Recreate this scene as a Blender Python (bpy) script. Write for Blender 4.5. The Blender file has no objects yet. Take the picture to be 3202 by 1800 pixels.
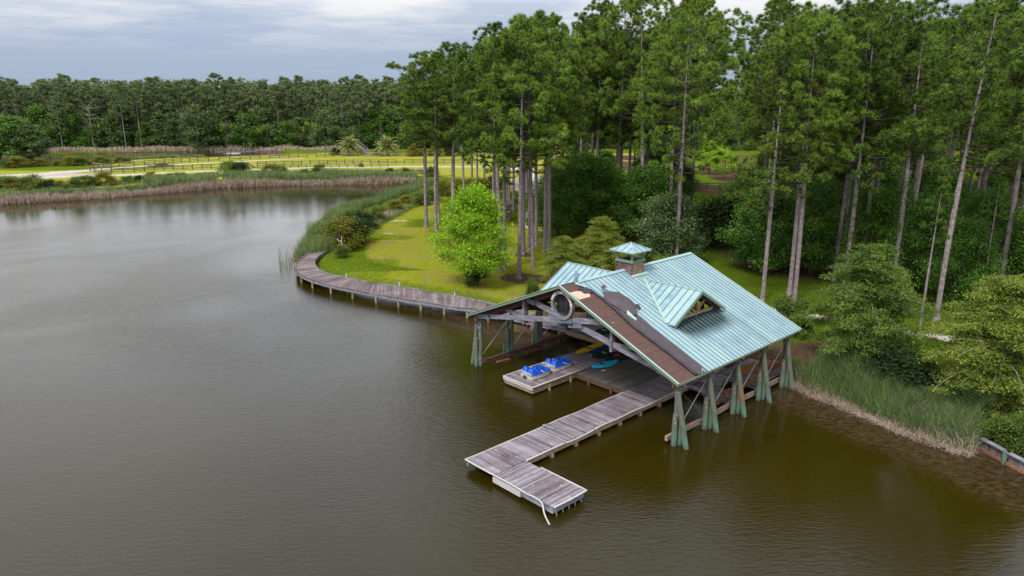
import bpy, math, random
import numpy as np
from mathutils import Vector, Matrix
R = math.radians
random.seed(7); rng = np.random.default_rng(7)
scene = bpy.context.scene
COL = scene.collection

# ------------------------------------------------------------------ camera, world, sun, exposure
CAM_H = 20.0
F_PX = 2300.0
TH = math.atan((900 - 292) / F_PX)
cam_d = bpy.data.cameras.new('camera'); cam = bpy.data.objects.new('camera', cam_d); COL.objects.link(cam)
cam_d.sensor_width = 36.0; cam_d.lens = 36.0 * F_PX / 3202.0
cam_d.clip_start = 0.5; cam_d.clip_end = 9000
cam.location = (0, 0, CAM_H); cam.rotation_euler = (R(90) - TH, 0, 0)
scene.camera = cam

SUN_EL, SUN_AZ = 50.0, 212.0          # azimuth clockwise from +Y: behind the camera, a little to the left
world = bpy.data.worlds.new("World"); scene.world = world; world.use_nodes = True
wn = world.node_tree.nodes; wl = world.node_tree.links; wn.clear()
def WN(t, **k):
    n = wn.new(t)
    for a, b in k.items(): setattr(n, a, b)
    return n
out = WN('ShaderNodeOutputWorld'); bg = WN('ShaderNodeBackground'); bg.inputs[1].default_value = 0.1
sky = WN('ShaderNodeTexSky', sky_type='NISHITA', sun_disc=False)
sky.sun_elevation = R(SUN_EL); sky.sun_rotation = R(SUN_AZ); sky.dust_density = 2.0
tc = WN('ShaderNodeTexCoord'); sp = WN('ShaderNodeSeparateXYZ'); wl.new(tc.outputs['Generated'], sp.inputs[0])
def wmath(op, a, b=None, c=None, clamp=False):
    n = WN('ShaderNodeMath', operation=op); n.use_clamp = clamp
    for i, v in enumerate((a, b, c)):
        if v is None: continue
        if isinstance(v, (int, float)): n.inputs[i].default_value = v
        else: wl.new(v, n.inputs[i])
    return n.outputs[0]
# cloud deck seen in perspective: direction / (z + k)
zc = wmath('ADD', wmath('MAXIMUM', sp.outputs['Z'], 0.0), 0.06)
cx = wmath('DIVIDE', sp.outputs['X'], zc); cy = wmath('DIVIDE', sp.outputs['Y'], zc)
cb = WN('ShaderNodeCombineXYZ'); wl.new(cx, cb.inputs[0]); wl.new(cy, cb.inputs[1])
def wnoise(vec, scale, detail, rough, off=(0, 0, 0), sc=(1, 1, 1), rot=0):
    m = WN('ShaderNodeMapping'); m.inputs['Location'].default_value = off; m.inputs['Scale'].default_value = sc
    m.inputs['Rotation'].default_value = (0, 0, rot)
    wl.new(vec, m.inputs[0]); n = WN('ShaderNodeTexNoise'); wl.new(m.outputs[0], n.inputs['Vector'])
    n.inputs['Scale'].default_value = scale; n.inputs['Detail'].default_value = detail; n.inputs['Roughness'].default_value = rough
    return n.outputs['Fac']
def wramp(fac, stops):
    n = WN('ShaderNodeValToRGB'); e = n.color_ramp.elements
    while len(e) > 1: e.remove(e[0])
    e[0].position = stops[0][0]; e[0].color = (*stops[0][1], 1)
    for p, c in stops[1:]:
        q = e.new(p); q.color = (*c, 1)
    wl.new(fac, n.inputs[0]); return n.outputs[0]
# base colour of the grey cloud layer against elevation (sine), values for strength 0.1
elev = wmath('MAXIMUM', sp.outputs['Z'], 0.0)
base = wramp(elev, [(0.0, (.34, .44, .56)), (0.06, (.37, .46, .61)), (0.11, (.50, .57, .69)), (0.15, (1.34, 1.38, 1.46)), (0.24, (1.30, 1.36, 1.48)), (0.40, (1.10, 1.18, 1.36)), (1.0, (.96, 1.03, 1.20))])
n1 = wnoise(cb.outputs[0], .42, 8, .60, (3.1, 1.2, 0), (1.0, 1.0, 1), R(12))
n2 = wnoise(cb.outputs[0], .9, 8, .62, (7.3, 4.4, 0), (.8, .8, 1), R(-8))
lite = wmath('MULTIPLY', wramp(n1, [(.44, (0, 0, 0)), (.58, (1, 1, 1))]), wramp(elev, [(.045, (0, 0, 0)), (.115, (1, 1, 1))]))
dark = wmath('MULTIPLY', wramp(n2, [(.45, (0, 0, 0)), (.62, (1, 1, 1))]), .75)
def wmix(f, a, b, mode='MIX'):
    n = WN('ShaderNodeMix', data_type='RGBA', blend_type=mode)
    if isinstance(f, (int, float)): n.inputs[0].default_value = f
    else: wl.new(f, n.inputs[0])
    for i, v in ((6, a), (7, b)):
        if isinstance(v, tuple): n.inputs[i].default_value = (*v, 1)
        else: wl.new(v, n.inputs[i])
    return n.outputs[2]
dkc = wmix(wramp(elev, [(.09, (0, 0, 0)), (.17, (1, 1, 1))]), (.38, .45, .62), (.98, 1.02, 1.16))
c1 = wmix(dark, base, dkc)
c2 = wmix(lite, c1, wmix(wramp(elev, [(.12, (0, 0, 0)), (.25, (1, 1, 1))]), (.90, .885, .88), (1.36, 1.36, 1.40)))
sc_ = WN('ShaderNodeVectorMath', operation='SCALE'); wl.new(c2, sc_.inputs[0]); sc_.inputs['Scale'].default_value = 10.0
fin = wmix(0.88, sky.outputs[0], sc_.outputs[0])
wl.new(fin, bg.inputs[0]); wl.new(bg.outputs[0], out.inputs[0])

sun_d = bpy.data.lights.new('sun', 'SUN'); sun = bpy.data.objects.new('sun', sun_d); COL.objects.link(sun)
sun_d.energy = 2.6; sun_d.angle = R(11); sun_d.color = (1.0, .95, .86)
az = R(SUN_AZ); el = R(SUN_EL)
sdir = Vector((math.sin(az) * math.cos(el), math.cos(az) * math.cos(el), math.sin(el)))
sun.rotation_euler = (-sdir).to_track_quat('-Z', 'Y').to_euler(); sun.location = (0, -20, 80)
scene.view_settings.view_transform = 'Standard'; scene.view_settings.look = 'None'
scene.view_settings.exposure = 0.2; scene.view_settings.gamma = 1.0
try: scene.view_settings.use_curve_mapping = False
except Exception: pass
try:
    scene.cycles.max_bounces = 5; scene.cycles.diffuse_bounces = 2; scene.cycles.glossy_bounces = 2
    scene.cycles.transmission_bounces = 2; scene.cycles.caustics_reflective = False; scene.cycles.caustics_refractive = False
except Exception: pass

# ------------------------------------------------------------------ surveying: photo bearing -> point on level ground
def ray(px, py):
    u = (px - 1601) / F_PX; v = (py - 900) / F_PX
    return np.array([u, math.cos(TH) - v * math.sin(TH), -math.sin(TH) - v * math.cos(TH)])
def gp(px, py, z=0.0):
    d = ray(px, py); t = (z - CAM_H) / d[2]
    return (float(d[0] * t), float(d[1] * t), float(z))
def height_at(x, y, py):
    lo, hi = -5.0, 80.0
    for _ in range(40):
        m = (lo + hi) / 2; zz = m - CAM_H
        zc = y * math.cos(TH) - zz * math.sin(TH); v = -(y * math.sin(TH) + zz * math.cos(TH)) / zc
        if 900 + F_PX * v > py: lo = m
        else: hi = m
    return m
def px_of(x, y, z):
    zz = z - CAM_H; zc = y * math.cos(TH) - zz * math.sin(TH)
    return 1601 + F_PX * x / zc, 900 - F_PX * (y * math.sin(TH) + zz * math.cos(TH)) / zc

YAW = R(43.2); AX = np.array([math.cos(YAW), math.sin(YAW)]); BX = np.array([AX[1], -AX[0]])
ORG = np.array([-2.4066, 52.5444])
def W(a, b, z=0.0):
    p = ORG + a * AX + b * BX
    return (float(p[0]), float(p[1]), float(z))

# ------------------------------------------------------------------ mesh helpers
class MB:
    def __init__(s): s.v = []; s.f = []; s.m = []
    def add(s, vs, fs, mi=0):
        o = len(s.v); s.v.extend([tuple(map(float, p)) for p in vs])
        for f in fs: s.f.append(tuple(i + o for i in f)); s.m.append(mi)
    def hexa(s, P, mi=0):      # 8 points: bottom 4 (ccw), top 4
        s.add(P, [(0, 3, 2, 1), (4, 5, 6, 7), (0, 1, 5, 4), (1, 2, 6, 5), (2, 3, 7, 6), (3, 0, 4, 7)], mi)
    def box(s, x0, x1, y0, y1, z0, z1, mi=0):
        s.hexa([(x0, y0, z0), (x1, y0, z0), (x1, y1, z0), (x0, y1, z0), (x0, y0, z1), (x1, y0, z1), (x1, y1, z1), (x0, y1, z1)], mi)
    def wbox(s, a0, a1, b0, b1, z0, z1, mi=0):   # box in the boathouse frame (b is mirrored, keep winding)
        s.hexa([W(a0, b1, z0), W(a1, b1, z0), W(a1, b0, z0), W(a0, b0, z0), W(a0, b1, z1), W(a1, b1, z1), W(a1, b0, z1), W(a0, b0, z1)], mi)
    def bar(s, p, q, w, h, up=(0, 0, 1), mi=0):
        p = Vector(p); q = Vector(q); d = (q - p).normalized(); u = Vector(up); sd = d.cross(u)
        if sd.length < 1e-4: sd = d.cross(Vector((1, 0, 0)))
        sd.normalize(); u = sd.cross(d).normalized(); sd *= w / 2; u *= h / 2
        s.hexa([p - sd - u, p + sd - u, q + sd - u, q - sd - u, p - sd + u, p + sd + u, q + sd + u, q - sd + u], mi)
    def tube(s, pts, rad, n=8, cap=True, mi=0):
        pts = [Vector(p) for p in pts]
        if isinstance(rad, (int, float)): rad = [rad] * len(pts)
        rings = []; prev = None
        for i, p in enumerate(pts):
            d = (pts[min(i + 1, len(pts) - 1)] - pts[max(i - 1, 0)])
            if d.length < 1e-6: d = Vector((0, 0, 1))
            d.normalize()
            if prev is None:
                u = d.cross(Vector((0, 0, 1)) if abs(d.z) < .9 else Vector((1, 0, 0))).normalized()
            else:
                u = (prev - d * prev.dot(d)).normalized()
            prev = u; w = d.cross(u)
            rings.append([p + (u * math.cos(2 * math.pi * k / n) + w * math.sin(2 * math.pi * k / n)) * rad[i] for k in range(n)])
        vs = [v for r in rings for v in r]; fs = []
        for i in range(len(pts) - 1):
            for k in range(n):
                a = i * n + k; b = i * n + (k + 1) % n
                fs.append((a, b, b + n, a + n))
        if cap: fs.append(tuple(range(n - 1, -1, -1))); fs.append(tuple((len(pts) - 1) * n + k for k in range(n)))
        s.add(vs, fs, mi)
    def sphere(s, c, r, seg=8, rings=5, sc=(1, 1, 1), mi=0):
        vs = [(c[0], c[1], c[2] - r * sc[2])]
        for i in range(1, rings):
            t = -math.pi / 2 + math.pi * i / rings
            for k in range(seg):
                a = 2 * math.pi * k / seg
                vs.append((c[0] + r * sc[0] * math.cos(t) * math.cos(a), c[1] + r * sc[1] * math.cos(t) * math.sin(a), c[2] + r * sc[2] * math.sin(t)))
        vs.append((c[0], c[1], c[2] + r * sc[2])); fs = []
        for k in range(seg): fs.append((0, 1 + (k + 1) % seg, 1 + k))
        for i in range(rings - 2):
            for k in range(seg):
                a = 1 + i * seg + k; b = 1 + i * seg + (k + 1) % seg
                fs.append((a, b, b + seg, a + seg))
        t = len(vs) - 1; o = 1 + (rings - 2) * seg
        for k in range(seg): fs.append((o + k, o + (k + 1) % seg, t))
        s.add(vs, fs, mi)
    def mesh(s, name, mats, smooth=False, center=None):
        me = bpy.data.meshes.new(name); V = np.array(s.v)
        c = np.array(center) if center is not None else V.mean(0)
        me.from_pydata((V - c).tolist(), [], s.f)
        for m in (mats if isinstance(mats, (list, tuple)) else [mats]): me.materials.append(m)
        if any(s.m): me.polygons.foreach_set('material_index', s.m)
        if smooth: me.polygons.foreach_set('use_smooth', [True] * len(me.polygons))
        me.update(); return me, c

def link(name, data, loc, parent=None, rotz=0.0, scale=None):
    o = bpy.data.objects.new(name, data); COL.objects.link(o)
    if parent is not None:
        o.parent = parent; pl = ABS[parent.name]
        o.location = (loc[0] - pl[0], loc[1] - pl[1], loc[2] - pl[2])
    else: o.location = loc
    ABS[o.name] = (loc[0], loc[1], loc[2])
    if rotz: o.rotation_euler = (0, 0, rotz)
    if scale is not None: o.scale = scale if isinstance(scale, tuple) else (scale,) * 3
    return o
ABS = {}
def tag(o, label=None, cat=None, group=None, kind=None):
    if label: o['label'] = label
    if cat: o['category'] = cat
    if group: o['group'] = group
    if kind: o['kind'] = kind
    return o
def thing(name, label, cat, loc, group=None):
    return tag(link(name, None, loc), label, cat, group)
def part(name, mb, mats, parent=None, smooth=False, label=None, kind=None):
    me, c = mb.mesh(name, mats, smooth)
    o = link(name, me, tuple(c), parent)
    if label: o['label'] = label
    if kind: o['kind'] = kind
    return o
def solo(name, mb, mats, label, cat, group=None, smooth=False):
    return tag(part(name, mb, mats, None, smooth), label, cat, group)
KIDS = {}
def copy_tree(o, loc, rotz=0.0, scale=1.0, label=None, group=None):
    c = o.copy(); COL.objects.link(c); c.location = loc; c.rotation_euler = (0, 0, rotz); c.scale = (scale,) * 3
    if label: c['label'] = label
    if group: c['group'] = group
    elif 'group' in c: del c['group']
    for ch in o.children:
        k = ch.copy(); COL.objects.link(k); k.parent = c
        for g in ch.children:
            q = g.copy(); COL.objects.link(q); q.parent = k
    return c
def fast_mesh(name, verts, nper, mat, tint=None, smooth=False):
    """verts: (N*nper,3); every nper consecutive verts are one face"""
    n = len(verts) // nper
    me = bpy.data.meshes.new(name)
    me.vertices.add(len(verts)); me.vertices.foreach_set('co', np.ascontiguousarray(verts, dtype=np.float32).ravel())
    me.loops.add(n * nper); me.loops.foreach_set('vertex_index', np.arange(n * nper, dtype=np.int32))
    me.polygons.add(n); me.polygons.foreach_set('loop_start', np.arange(0, n * nper, nper, dtype=np.int32))
    try: me.polygons.foreach_set('loop_total', np.full(n, nper, dtype=np.int32))
    except Exception: pass
    if tint is not None:
        at = me.attributes.new('tint', 'FLOAT', 'POINT'); at.data.foreach_set('value', np.repeat(np.asarray(tint, dtype=np.float32), nper))
    me.materials.append(mat); me.update(calc_edges=True); me.validate(); return me

# ------------------------------------------------------------------ materials
def newmat(name):
    m = bpy.data.materials.new(name); m.use_nodes = True; nt = m.node_tree; nt.nodes.clear()
    o = nt.nodes.new('ShaderNodeOutputMaterial'); return m, nt, o
class NT:
    def __init__(s, nt): s.nt = nt
    def n(s, t, **k):
        x = s.nt.nodes.new(t)
        for a, b in k.items(): setattr(x, a, b)
        return x
    def l(s, a, b): s.nt.links.new(a, b)
    def set(s, inp, v):
        if isinstance(v, bpy.types.NodeSocket): s.l(v, inp)
        elif isinstance(v, tuple) and len(v) == 3 and inp.type == 'RGBA': inp.default_value = (*v, 1)
        else: inp.default_value = v
    def math(s, op, a, b=0.0, clamp=False):
        x = s.n('ShaderNodeMath', operation=op); x.use_clamp = clamp; s.set(x.inputs[0], a); s.set(x.inputs[1], b); return x.outputs[0]
    def mix(s, f, a, b, mode='MIX'):
        x = s.n('ShaderNodeMix', data_type='RGBA', blend_type=mode); s.set(x.inputs[0], f); s.set(x.inputs[6], a); s.set(x.inputs[7], b); return x.outputs[2]
    def coords(s, kind='Object', sc=(1, 1, 1), rot=(0, 0, 0), loc=(0, 0, 0)):
        if kind == 'World': src = s.n('ShaderNodeNewGeometry').outputs['Position']
        else: src = s.n('ShaderNodeTexCoord').outputs[kind]
        m = s.n('ShaderNodeMapping'); m.inputs['Scale'].default_value = sc; m.inputs['Rotation'].default_value = rot; m.inputs['Location'].default_value = loc
        s.l(src, m.inputs[0]); return m.outputs[0]
    def noise(s, vec, scale, detail=3, rough=.5, dist=0):
        x = s.n('ShaderNodeTexNoise'); s.l(vec, x.inputs['Vector']); x.inputs['Scale'].default_value = scale
        x.inputs['Detail'].default_value = detail; x.inputs['Roughness'].default_value = rough; x.inputs['Distortion'].default_value = dist
        return x.outputs['Fac']
    def ramp(s, f, stops, interp='LINEAR'):
        x = s.n('ShaderNodeValToRGB'); e = x.color_ramp.elements; x.color_ramp.interpolation = interp
        while len(e) > 1: e.remove(e[0])
        e[0].position = stops[0][0]; c = stops[0][1]; e[0].color = (*c, 1) if isinstance(c, tuple) else (c, c, c, 1)
        for p, c in stops[1:]:
            q = e.new(p); q.color = (*c, 1) if isinstance(c, tuple) else (c, c, c, 1)
        s.l(f, x.inputs[0]); return x.outputs[0]
    def bump(s, h, strength, dist=.02):
        x = s.n('ShaderNodeBump'); x.inputs['Strength'].default_value = strength; x.inputs['Distance'].default_value = dist; s.l(h, x.inputs['Height']); return x.outputs[0]
    def bsdf(s, col, rough=.7, spec=.3, metal=0.0, normal=None):
        x = s.n('ShaderNodeBsdfPrincipled'); s.set(x.inputs['Base Color'], col); s.set(x.inputs['Roughness'], rough)
        x.inputs['Metallic'].default_value = metal
        x.inputs['Specular IOR Level'].default_value = spec
        if normal is not None: s.l(normal, x.inputs['Normal'])
        return x
def wood(name, cols, grain=(1, 1, 1), rough=.85, spots=None, bump=.4, per_obj=True, world_scale=1.0):
    """weathered timber: streaks along the local x axis, tone differing board by board"""
    m, nt, o = newmat(name); N = NT(nt)
    v0 = N.coords('Object', grain); oi = N.n('ShaderNodeObjectInfo').outputs['Random']; va = N.n('ShaderNodeVectorMath', operation='ADD'); N.l(v0, va.inputs[0]); N.l(N.math('MULTIPLY', oi, 37.0), va.inputs[1]); v = va.outputs[0]
    g1 = N.noise(v, 6 * world_scale, 5, .65, .3)
    big = N.noise(N.coords('World'), .6, 3, .6)
    info = N.n('ShaderNodeObjectInfo').outputs['Random']
    t = N.math('ADD', N.math('MULTIPLY', g1, .75), N.math('MULTIPLY', big, .45))
    t = N.math('ADD', t, N.math('MULTIPLY', N.math('SUBTRACT', info, .5), .20 if per_obj else 0.0))
    c = N.ramp(t, [(p, q) for p, q in cols])
    if spots:
        sn = N.noise(N.coords('World'), 5.0, 2, .5)
        c = N.mix(N.ramp(sn, [(.70, 0.0), (.74, 1.0)]), c, spots)
    b = N.bsdf(c, rough, .25, normal=N.bump(g1, bump, .02)); N.l(b.outputs[0], o.inputs[0]); return m
def streak_wood(name, cols, rough=.85):
    """timber whose grain runs along the boathouse's b axis"""
    m, nt, o = newmat(name); N = NT(nt); pos = N.n('ShaderNodeNewGeometry').outputs['Position']
    def dot(v):
        d = N.n('ShaderNodeVectorMath', operation='DOT_PRODUCT'); N.l(pos, d.inputs[0]); d.inputs[1].default_value = v; return d.outputs['Value']
    cb_ = N.n('ShaderNodeCombineXYZ'); N.l(N.math('MULTIPLY', dot((BX[0], BX[1], 0)), .8), cb_.inputs[0]); N.l(N.math('MULTIPLY', dot((AX[0], AX[1], 0)), 9.0), cb_.inputs[1]); N.l(N.math('MULTIPLY', dot((0, 0, 1)), 11.0), cb_.inputs[2])
    g = N.noise(cb_.outputs[0], 1.6, 6, .7, .25); big = N.noise(N.coords('World'), 1.4, 3, .6)
    t = N.math('ADD', N.math('MULTIPLY', g, .8), N.math('MULTIPLY', big, .25)); c = N.ramp(t, cols)
    b = N.bsdf(c, rough, .2, normal=N.bump(g, .5, .02)); N.l(b.outputs[0], o.inputs[0]); return m
def plain(name, col, rough=.6, spec=.3, metal=0.0, var=.15, scale=8.0, bump=.15):
    m, nt, o = newmat(name); N = NT(nt)
    n = N.noise(N.coords('World'), scale, 4, .6)
    c = N.mix(n, tuple(max(0, x * (1 - var)) for x in col), tuple(min(1, x * (1 + var)) for x in col))
    b = N.bsdf(c, rough, spec, metal, N.bump(n, bump, .01)); N.l(b.outputs[0], o.inputs[0]); return m
def foliage(name, dark, mid, lite, nscale=.9, trans=.25, rough=.6, varamt=.35, spec=.2):
    m, nt, o = newmat(name); N = NT(nt)
    cn = N.noise(N.coords('Object'), nscale, 3, .55)
    isl = N.n('ShaderNodeNewGeometry').outputs['Random Per Island']
    info = N.n('ShaderNodeObjectInfo').outputs['Random']
    at = N.n('ShaderNodeAttribute', attribute_name='tint').outputs['Fac']
    t = N.math('ADD', N.math('MULTIPLY', cn, .7), N.math('MULTIPLY', isl, varamt))
    t = N.math('ADD', t, N.math('MULTIPLY', at, .35))
    t = N.math('ADD', t, N.math('MULTIPLY', N.math('SUBTRACT', info, .5), .22))
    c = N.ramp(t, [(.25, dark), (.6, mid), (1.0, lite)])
    b = N.bsdf(c, rough, spec); tr = N.n('ShaderNodeBsdfTranslucent'); N.l(c, tr.inputs[0])
    mx = N.n('ShaderNodeMixShader'); mx.inputs[0].default_value = trans; N.l(b.outputs[0], mx.inputs[1]); N.l(tr.outputs[0], mx.inputs[2])
    N.l(mx.outputs[0], o.inputs[0]); return m
def bark(name, c0, c1, scale=4.0):
    m, nt, o = newmat(name); N = NT(nt)
    v = N.coords('Object', (1, 1, .5)); n = N.noise(v, scale * 1.8, 6, .75, .6)
    info = N.n('ShaderNodeObjectInfo').outputs['Random']
    c = N.ramp(N.math('ADD', n, N.math('MULTIPLY', N.math('SUBTRACT', info, .5), .12)), [(.38, c0), (.62, c1)])
    b = N.bsdf(c, .95, .1, normal=N.bump(n, .8, .05)); N.l(b.outputs[0], o.inputs[0]); return m
M = {}
M['needles'] = foliage('pine_needles', (.024, .046, .009), (.095, .165, .024), (.26, .39, .05), .55, .22)
M['needles_yellow'] = foliage('pine_needles_yellowish', (.036, .060, .010), (.115, .175, .024), (.29, .38, .05), .55, .22)
M['needles_far'] = foliage('pine_needles_far_hazed', (.068, .100, .046), (.145, .195, .080), (.25, .32, .13), .12, .2)  # paler and greyer than the near needles: distance haze mixed into the colour
M['leaf_dark'] = foliage('dark_broad_leaves', (.022, .058, .010), (.062, .148, .020), (.155, .29, .04), .5, .25)
M['leaf_mid'] = foliage('green_broad_leaves', (.030, .078, .014), (.068, .165, .028), (.16, .32, .05), .5, .28)
M['leaf_bright'] = foliage('lime_leaves', (.06, .14, .010), (.18, .36, .016), (.42, .64, .035), .8, .35)
M['cypress'] = foliage('cypress_leaves', (.045, .078, .014), (.125, .185, .026), (.29, .345, .05), .5, .3)
M['cypress_green'] = foliage('cypress_green_leaves', (.038, .072, .014), (.100, .170, .028), (.25, .32, .055), .45, .3)
M['magnolia'] = foliage('magnolia_leaves', (.012, .028, .012), (.03, .06, .022), (.12, .19, .06), .8, .12, .35, .55, .5)
M['shrub'] = foliage('shrub_leaves', (.035, .065, .014), (.085, .145, .025), (.20, .27, .04), 1.0, .25)
M['shrub_olive'] = foliage('olive_shrub_leaves', (.045, .058, .008), (.13, .145, .016), (.30, .27, .02), .8, .25)
M['shrub_dark'] = foliage('dark_shrub_leaves', (.010, .020, .008), (.022, .045, .012), (.05, .09, .02), .8, .2)
M['leaf_far'] = foliage('far_leaves_hazed', (.038, .070, .028), (.088, .145, .048), (.17, .25, .08), .4, .25)  # softened leaf colour with the haze of the far treeline painted in
M['palm_leaf'] = foliage('palm_frond_leaves', (.08, .11, .03), (.20, .24, .07), (.38, .38, .14), .8, .2)
M['reed'] = foliage('green_reeds', (.055, .10, .034), (.12, .19, .062), (.26, .31, .12), .35, .25)
M['reed_dead'] = foliage('dead_reeds', (.18, .13, .10), (.38, .29, .225), (.60, .49, .40), .6, .2)
M['bare'] = foliage('bare_grey_twigs', (.12, .105, .095), (.22, .20, .18), (.34, .31, .28), .8, .05)
M['bark'] = bark('pine_bark', (.13, .105, .108), (.37, .305, .315), 3.5)
M['bark_dark'] = bark('dark_bark', (.035, .028, .024), (.10, .08, .072))
M['bark_pale'] = bark('pale_bark', (.15, .14, .13), (.36, .33, .31))
M['vine'] = foliage('climbing_vine_leaves', (.02, .05, .01), (.05, .12, .02), (.12, .22, .04), 1.5, .25)
# ------------------------------------------------------------------ shorelines and terrain
def P0(l, z=0.0): return [gp(x, y, z)[:2] for x, y in l]
LAKE = [(70, 8)] + P0([(3600, 1660), (3202, 1486), (3080, 1420), (2985, 1385), (2900, 1345), (2800, 1322), (2680, 1272), (2600, 1242), (2540, 1210), (2500, 1183)]) \
    + [W(13.4, 15.5)[:2], W(13.0, 8)[:2], W(11.6, 3)[:2], W(9.0, -1)[:2], W(7.4, -4.5)[:2]] \
    + P0([(1514, 962), (1416, 940), (1339, 927), (1269, 914), (1199, 903), (1130, 893), (1060, 878), (1018, 867), (985, 852), (968, 826), (978, 800),
          (985, 775), (1010, 735), (1060, 690), (1140, 650), (1200, 628), (1262, 608), (1300, 588), (1290, 576), (1100, 577), (900, 581), (700, 588),
          (500, 606), (300, 622), (100, 634), (0, 640), (-500, 668), (-1500, 730)]) + [(-420, 60), (-420, -120), (70, -120)]
POND = [gp(x, y, .75)[:2] for x, y in [(-700, 528), (-100, 522), (0, 519), (160, 515), (290, 509), (330, 502), (500, 493), (700, 486), (900, 482)]] + P0([ (870, 472), (700, 469.5), (560, 474), (400, 477), (250, 480), (0, 481), (-700, 484)])
def sdist(poly, X, Y):
    P = np.array(poly); d2 = np.full(X.shape, 1e18); ins = np.zeros(X.shape, bool); n = len(P)
    for i in range(n):
        ax, ay = P[i]; bx, by = P[(i + 1) % n]; ex, ey = bx - ax, by - ay
        t = np.clip(((X - ax) * ex + (Y - ay) * ey) / (ex * ex + ey * ey + 1e-12), 0, 1)
        d2 = np.minimum(d2, (X - ax - t * ex) ** 2 + (Y - ay - t * ey) ** 2)
        c = ((ay > Y) != (by > Y)) & (X < (bx - ax) * (Y - ay) / (by - ay + 1e-12) + ax); ins ^= c
    d = np.sqrt(d2); return np.where(ins, -d, d)
def land(X, Y): return np.minimum(sdist(LAKE, X, Y), sdist(POND, X, Y))
LZ = 0.75
def gz(sd):
    t = np.clip((sd + 2.5) / 5.0, 0, 1); s = t * t * (3 - 2 * t)
    return -1.5 + (LZ + 1.5) * np.clip(s * 1.0, 0, 1) * 1.0
def gz2(sd):  # zero exactly at the shore line
    up = LZ * np.clip(sd / 2.2, 0, 1) ** .8; dn = -1.6 * np.clip(-sd / 3.0, 0, 1)
    return np.where(sd > 0, up, dn)
def ground(x, y):
    X = np.array([float(x)]); Y = np.array([float(y)]); return float(gz2(land(X, Y))[0])
def grow(a, step, end, k):
    r = []; x = a; s = step
    while abs(x) < abs(end): s *= k; x += s; r.append(x)
    return r
xs = np.concatenate([np.array(grow(-170, -2.5, -3000, 1.35))[::-1], np.arange(-170, -60, 1.6), np.arange(-60, 60, .75), np.arange(60, 120, 1.6), np.array(grow(120, 2.5, 3000, 1.35))])
ys = np.concatenate([[-400, -150, -60, -10, 5, 14], np.arange(20, 120, .75), np.arange(120, 175, 1.2), np.arange(175, 290, 1.6), np.array(grow(290, 3, 6000, 1.3))])
GX, GY = np.meshgrid(xs, ys); SD = land(GX, GY)
SDL = sdist(LAKE, GX, GY)
GZ = gz2(SD)
def vnoise(X, Y, s, seed=0):
    r = np.random.default_rng(seed); T = r.random((64, 64)); x = X / s; y = Y / s
    xi = np.floor(x).astype(int); yi = np.floor(y).astype(int); fx = x - xi; fy = y - yi; fx = fx * fx * (3 - 2 * fx); fy = fy * fy * (3 - 2 * fy)
    g = lambda i, j: T[(yi + j) % 64, (xi + i) % 64]
    return (g(0, 0) * (1 - fx) + g(1, 0) * fx) * (1 - fy) + (g(0, 1) * (1 - fx) + g(1, 1) * fx) * fy
def sstep(a, b, x): t = np.clip((x - a) / (b - a), 0, 1); return t * t * (3 - 2 * t)
def blob(X, Y, px, py, r, ry=None):
    c = gp(px, py, LZ); ry = ry or r
    return np.clip(1 - ((X - c[0]) ** 2 / r ** 2 + (Y - c[1]) ** 2 / ry ** 2), 0, 1)
# forest floor: right of a line running away from the boathouse
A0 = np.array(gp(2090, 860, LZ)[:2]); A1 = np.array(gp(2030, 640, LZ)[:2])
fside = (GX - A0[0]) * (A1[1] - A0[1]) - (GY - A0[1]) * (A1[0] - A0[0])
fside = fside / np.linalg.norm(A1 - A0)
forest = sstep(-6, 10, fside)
n_a = vnoise(GX, GY, 5, 1); n_b = vnoise(GX, GY, 2.2, 2); n_c = vnoise(GX, GY, 14, 3)
deep = sstep(6, 18, (GX * .25 + GY) - 72) * sstep(20, 32, GX) * (GY < 240)
straw = np.clip(deep * sstep(.30, .62, n_a * .5 + n_c * .5) * 1.0, 0, 1)
for px, py, r in ((1625, 868, 2.6), (1660, 872, 2.8), (1638, 797, 1.5), (1607, 656, 1.8), (2560, 1090, 3.5), (2470, 1080, 3.0), (2900, 1215, 4.5), (2600, 1150, 3.0), (3100, 1320, 5)):
    straw = np.maximum(straw, np.minimum(1, 1.6 * blob(GX, GY, px, py, r)) * sstep(.2, .5, n_b * .6 + n_a * .4 + .1))
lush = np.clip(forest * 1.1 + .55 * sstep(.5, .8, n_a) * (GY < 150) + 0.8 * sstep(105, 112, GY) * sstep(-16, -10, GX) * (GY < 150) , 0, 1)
lush = np.maximum(lush, sstep(3.4, 1.2, SDL) * .6 * (GY < 150))
lush = np.maximum(lush, .8 * blob(GX, GY, 200, 525, 40, 12))
lush = np.maximum(lush, sstep(8.5, 5, SDL) * (GX < -6) * (GY > 80) * (GY < 150)); lush = np.maximum(lush, sstep(15, 8, SDL) * (GY > 140) * .95); lush = np.maximum(lush, sstep(246, 252, GY))
sand = np.zeros_like(GX)
for px, py, r, ry in ((1130, 716, 1.5, .6), (1215, 730, 1.2, .4), (1195, 747, .8, .3), (1250, 690, 1.8, .9), (1265, 700, 1.0, .4), (1640, 575, 6, 14), (160, 547, 16, 5)):
    sand = np.maximum(sand, np.minimum(1, 1.5 * blob(GX, GY, px, py, r, ry)) * sstep(.25, .6, n_b * .7 + .3))
far = sstep(160, 175, GY)
lush = np.maximum(lush, sstep(272, 282, GY) * 1.0)
_a = (GX - ORG[0]) * AX[0] + (GY - ORG[1]) * AX[1]; _b = (GX - ORG[0]) * BX[0] + (GY - ORG[1]) * BX[1]
straw = np.maximum(straw, sstep(7.0, 8.5, _a) * sstep(17.5, 15.5, _a) * sstep(-6, -4, _b) * sstep(21, 18, _b))
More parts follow.
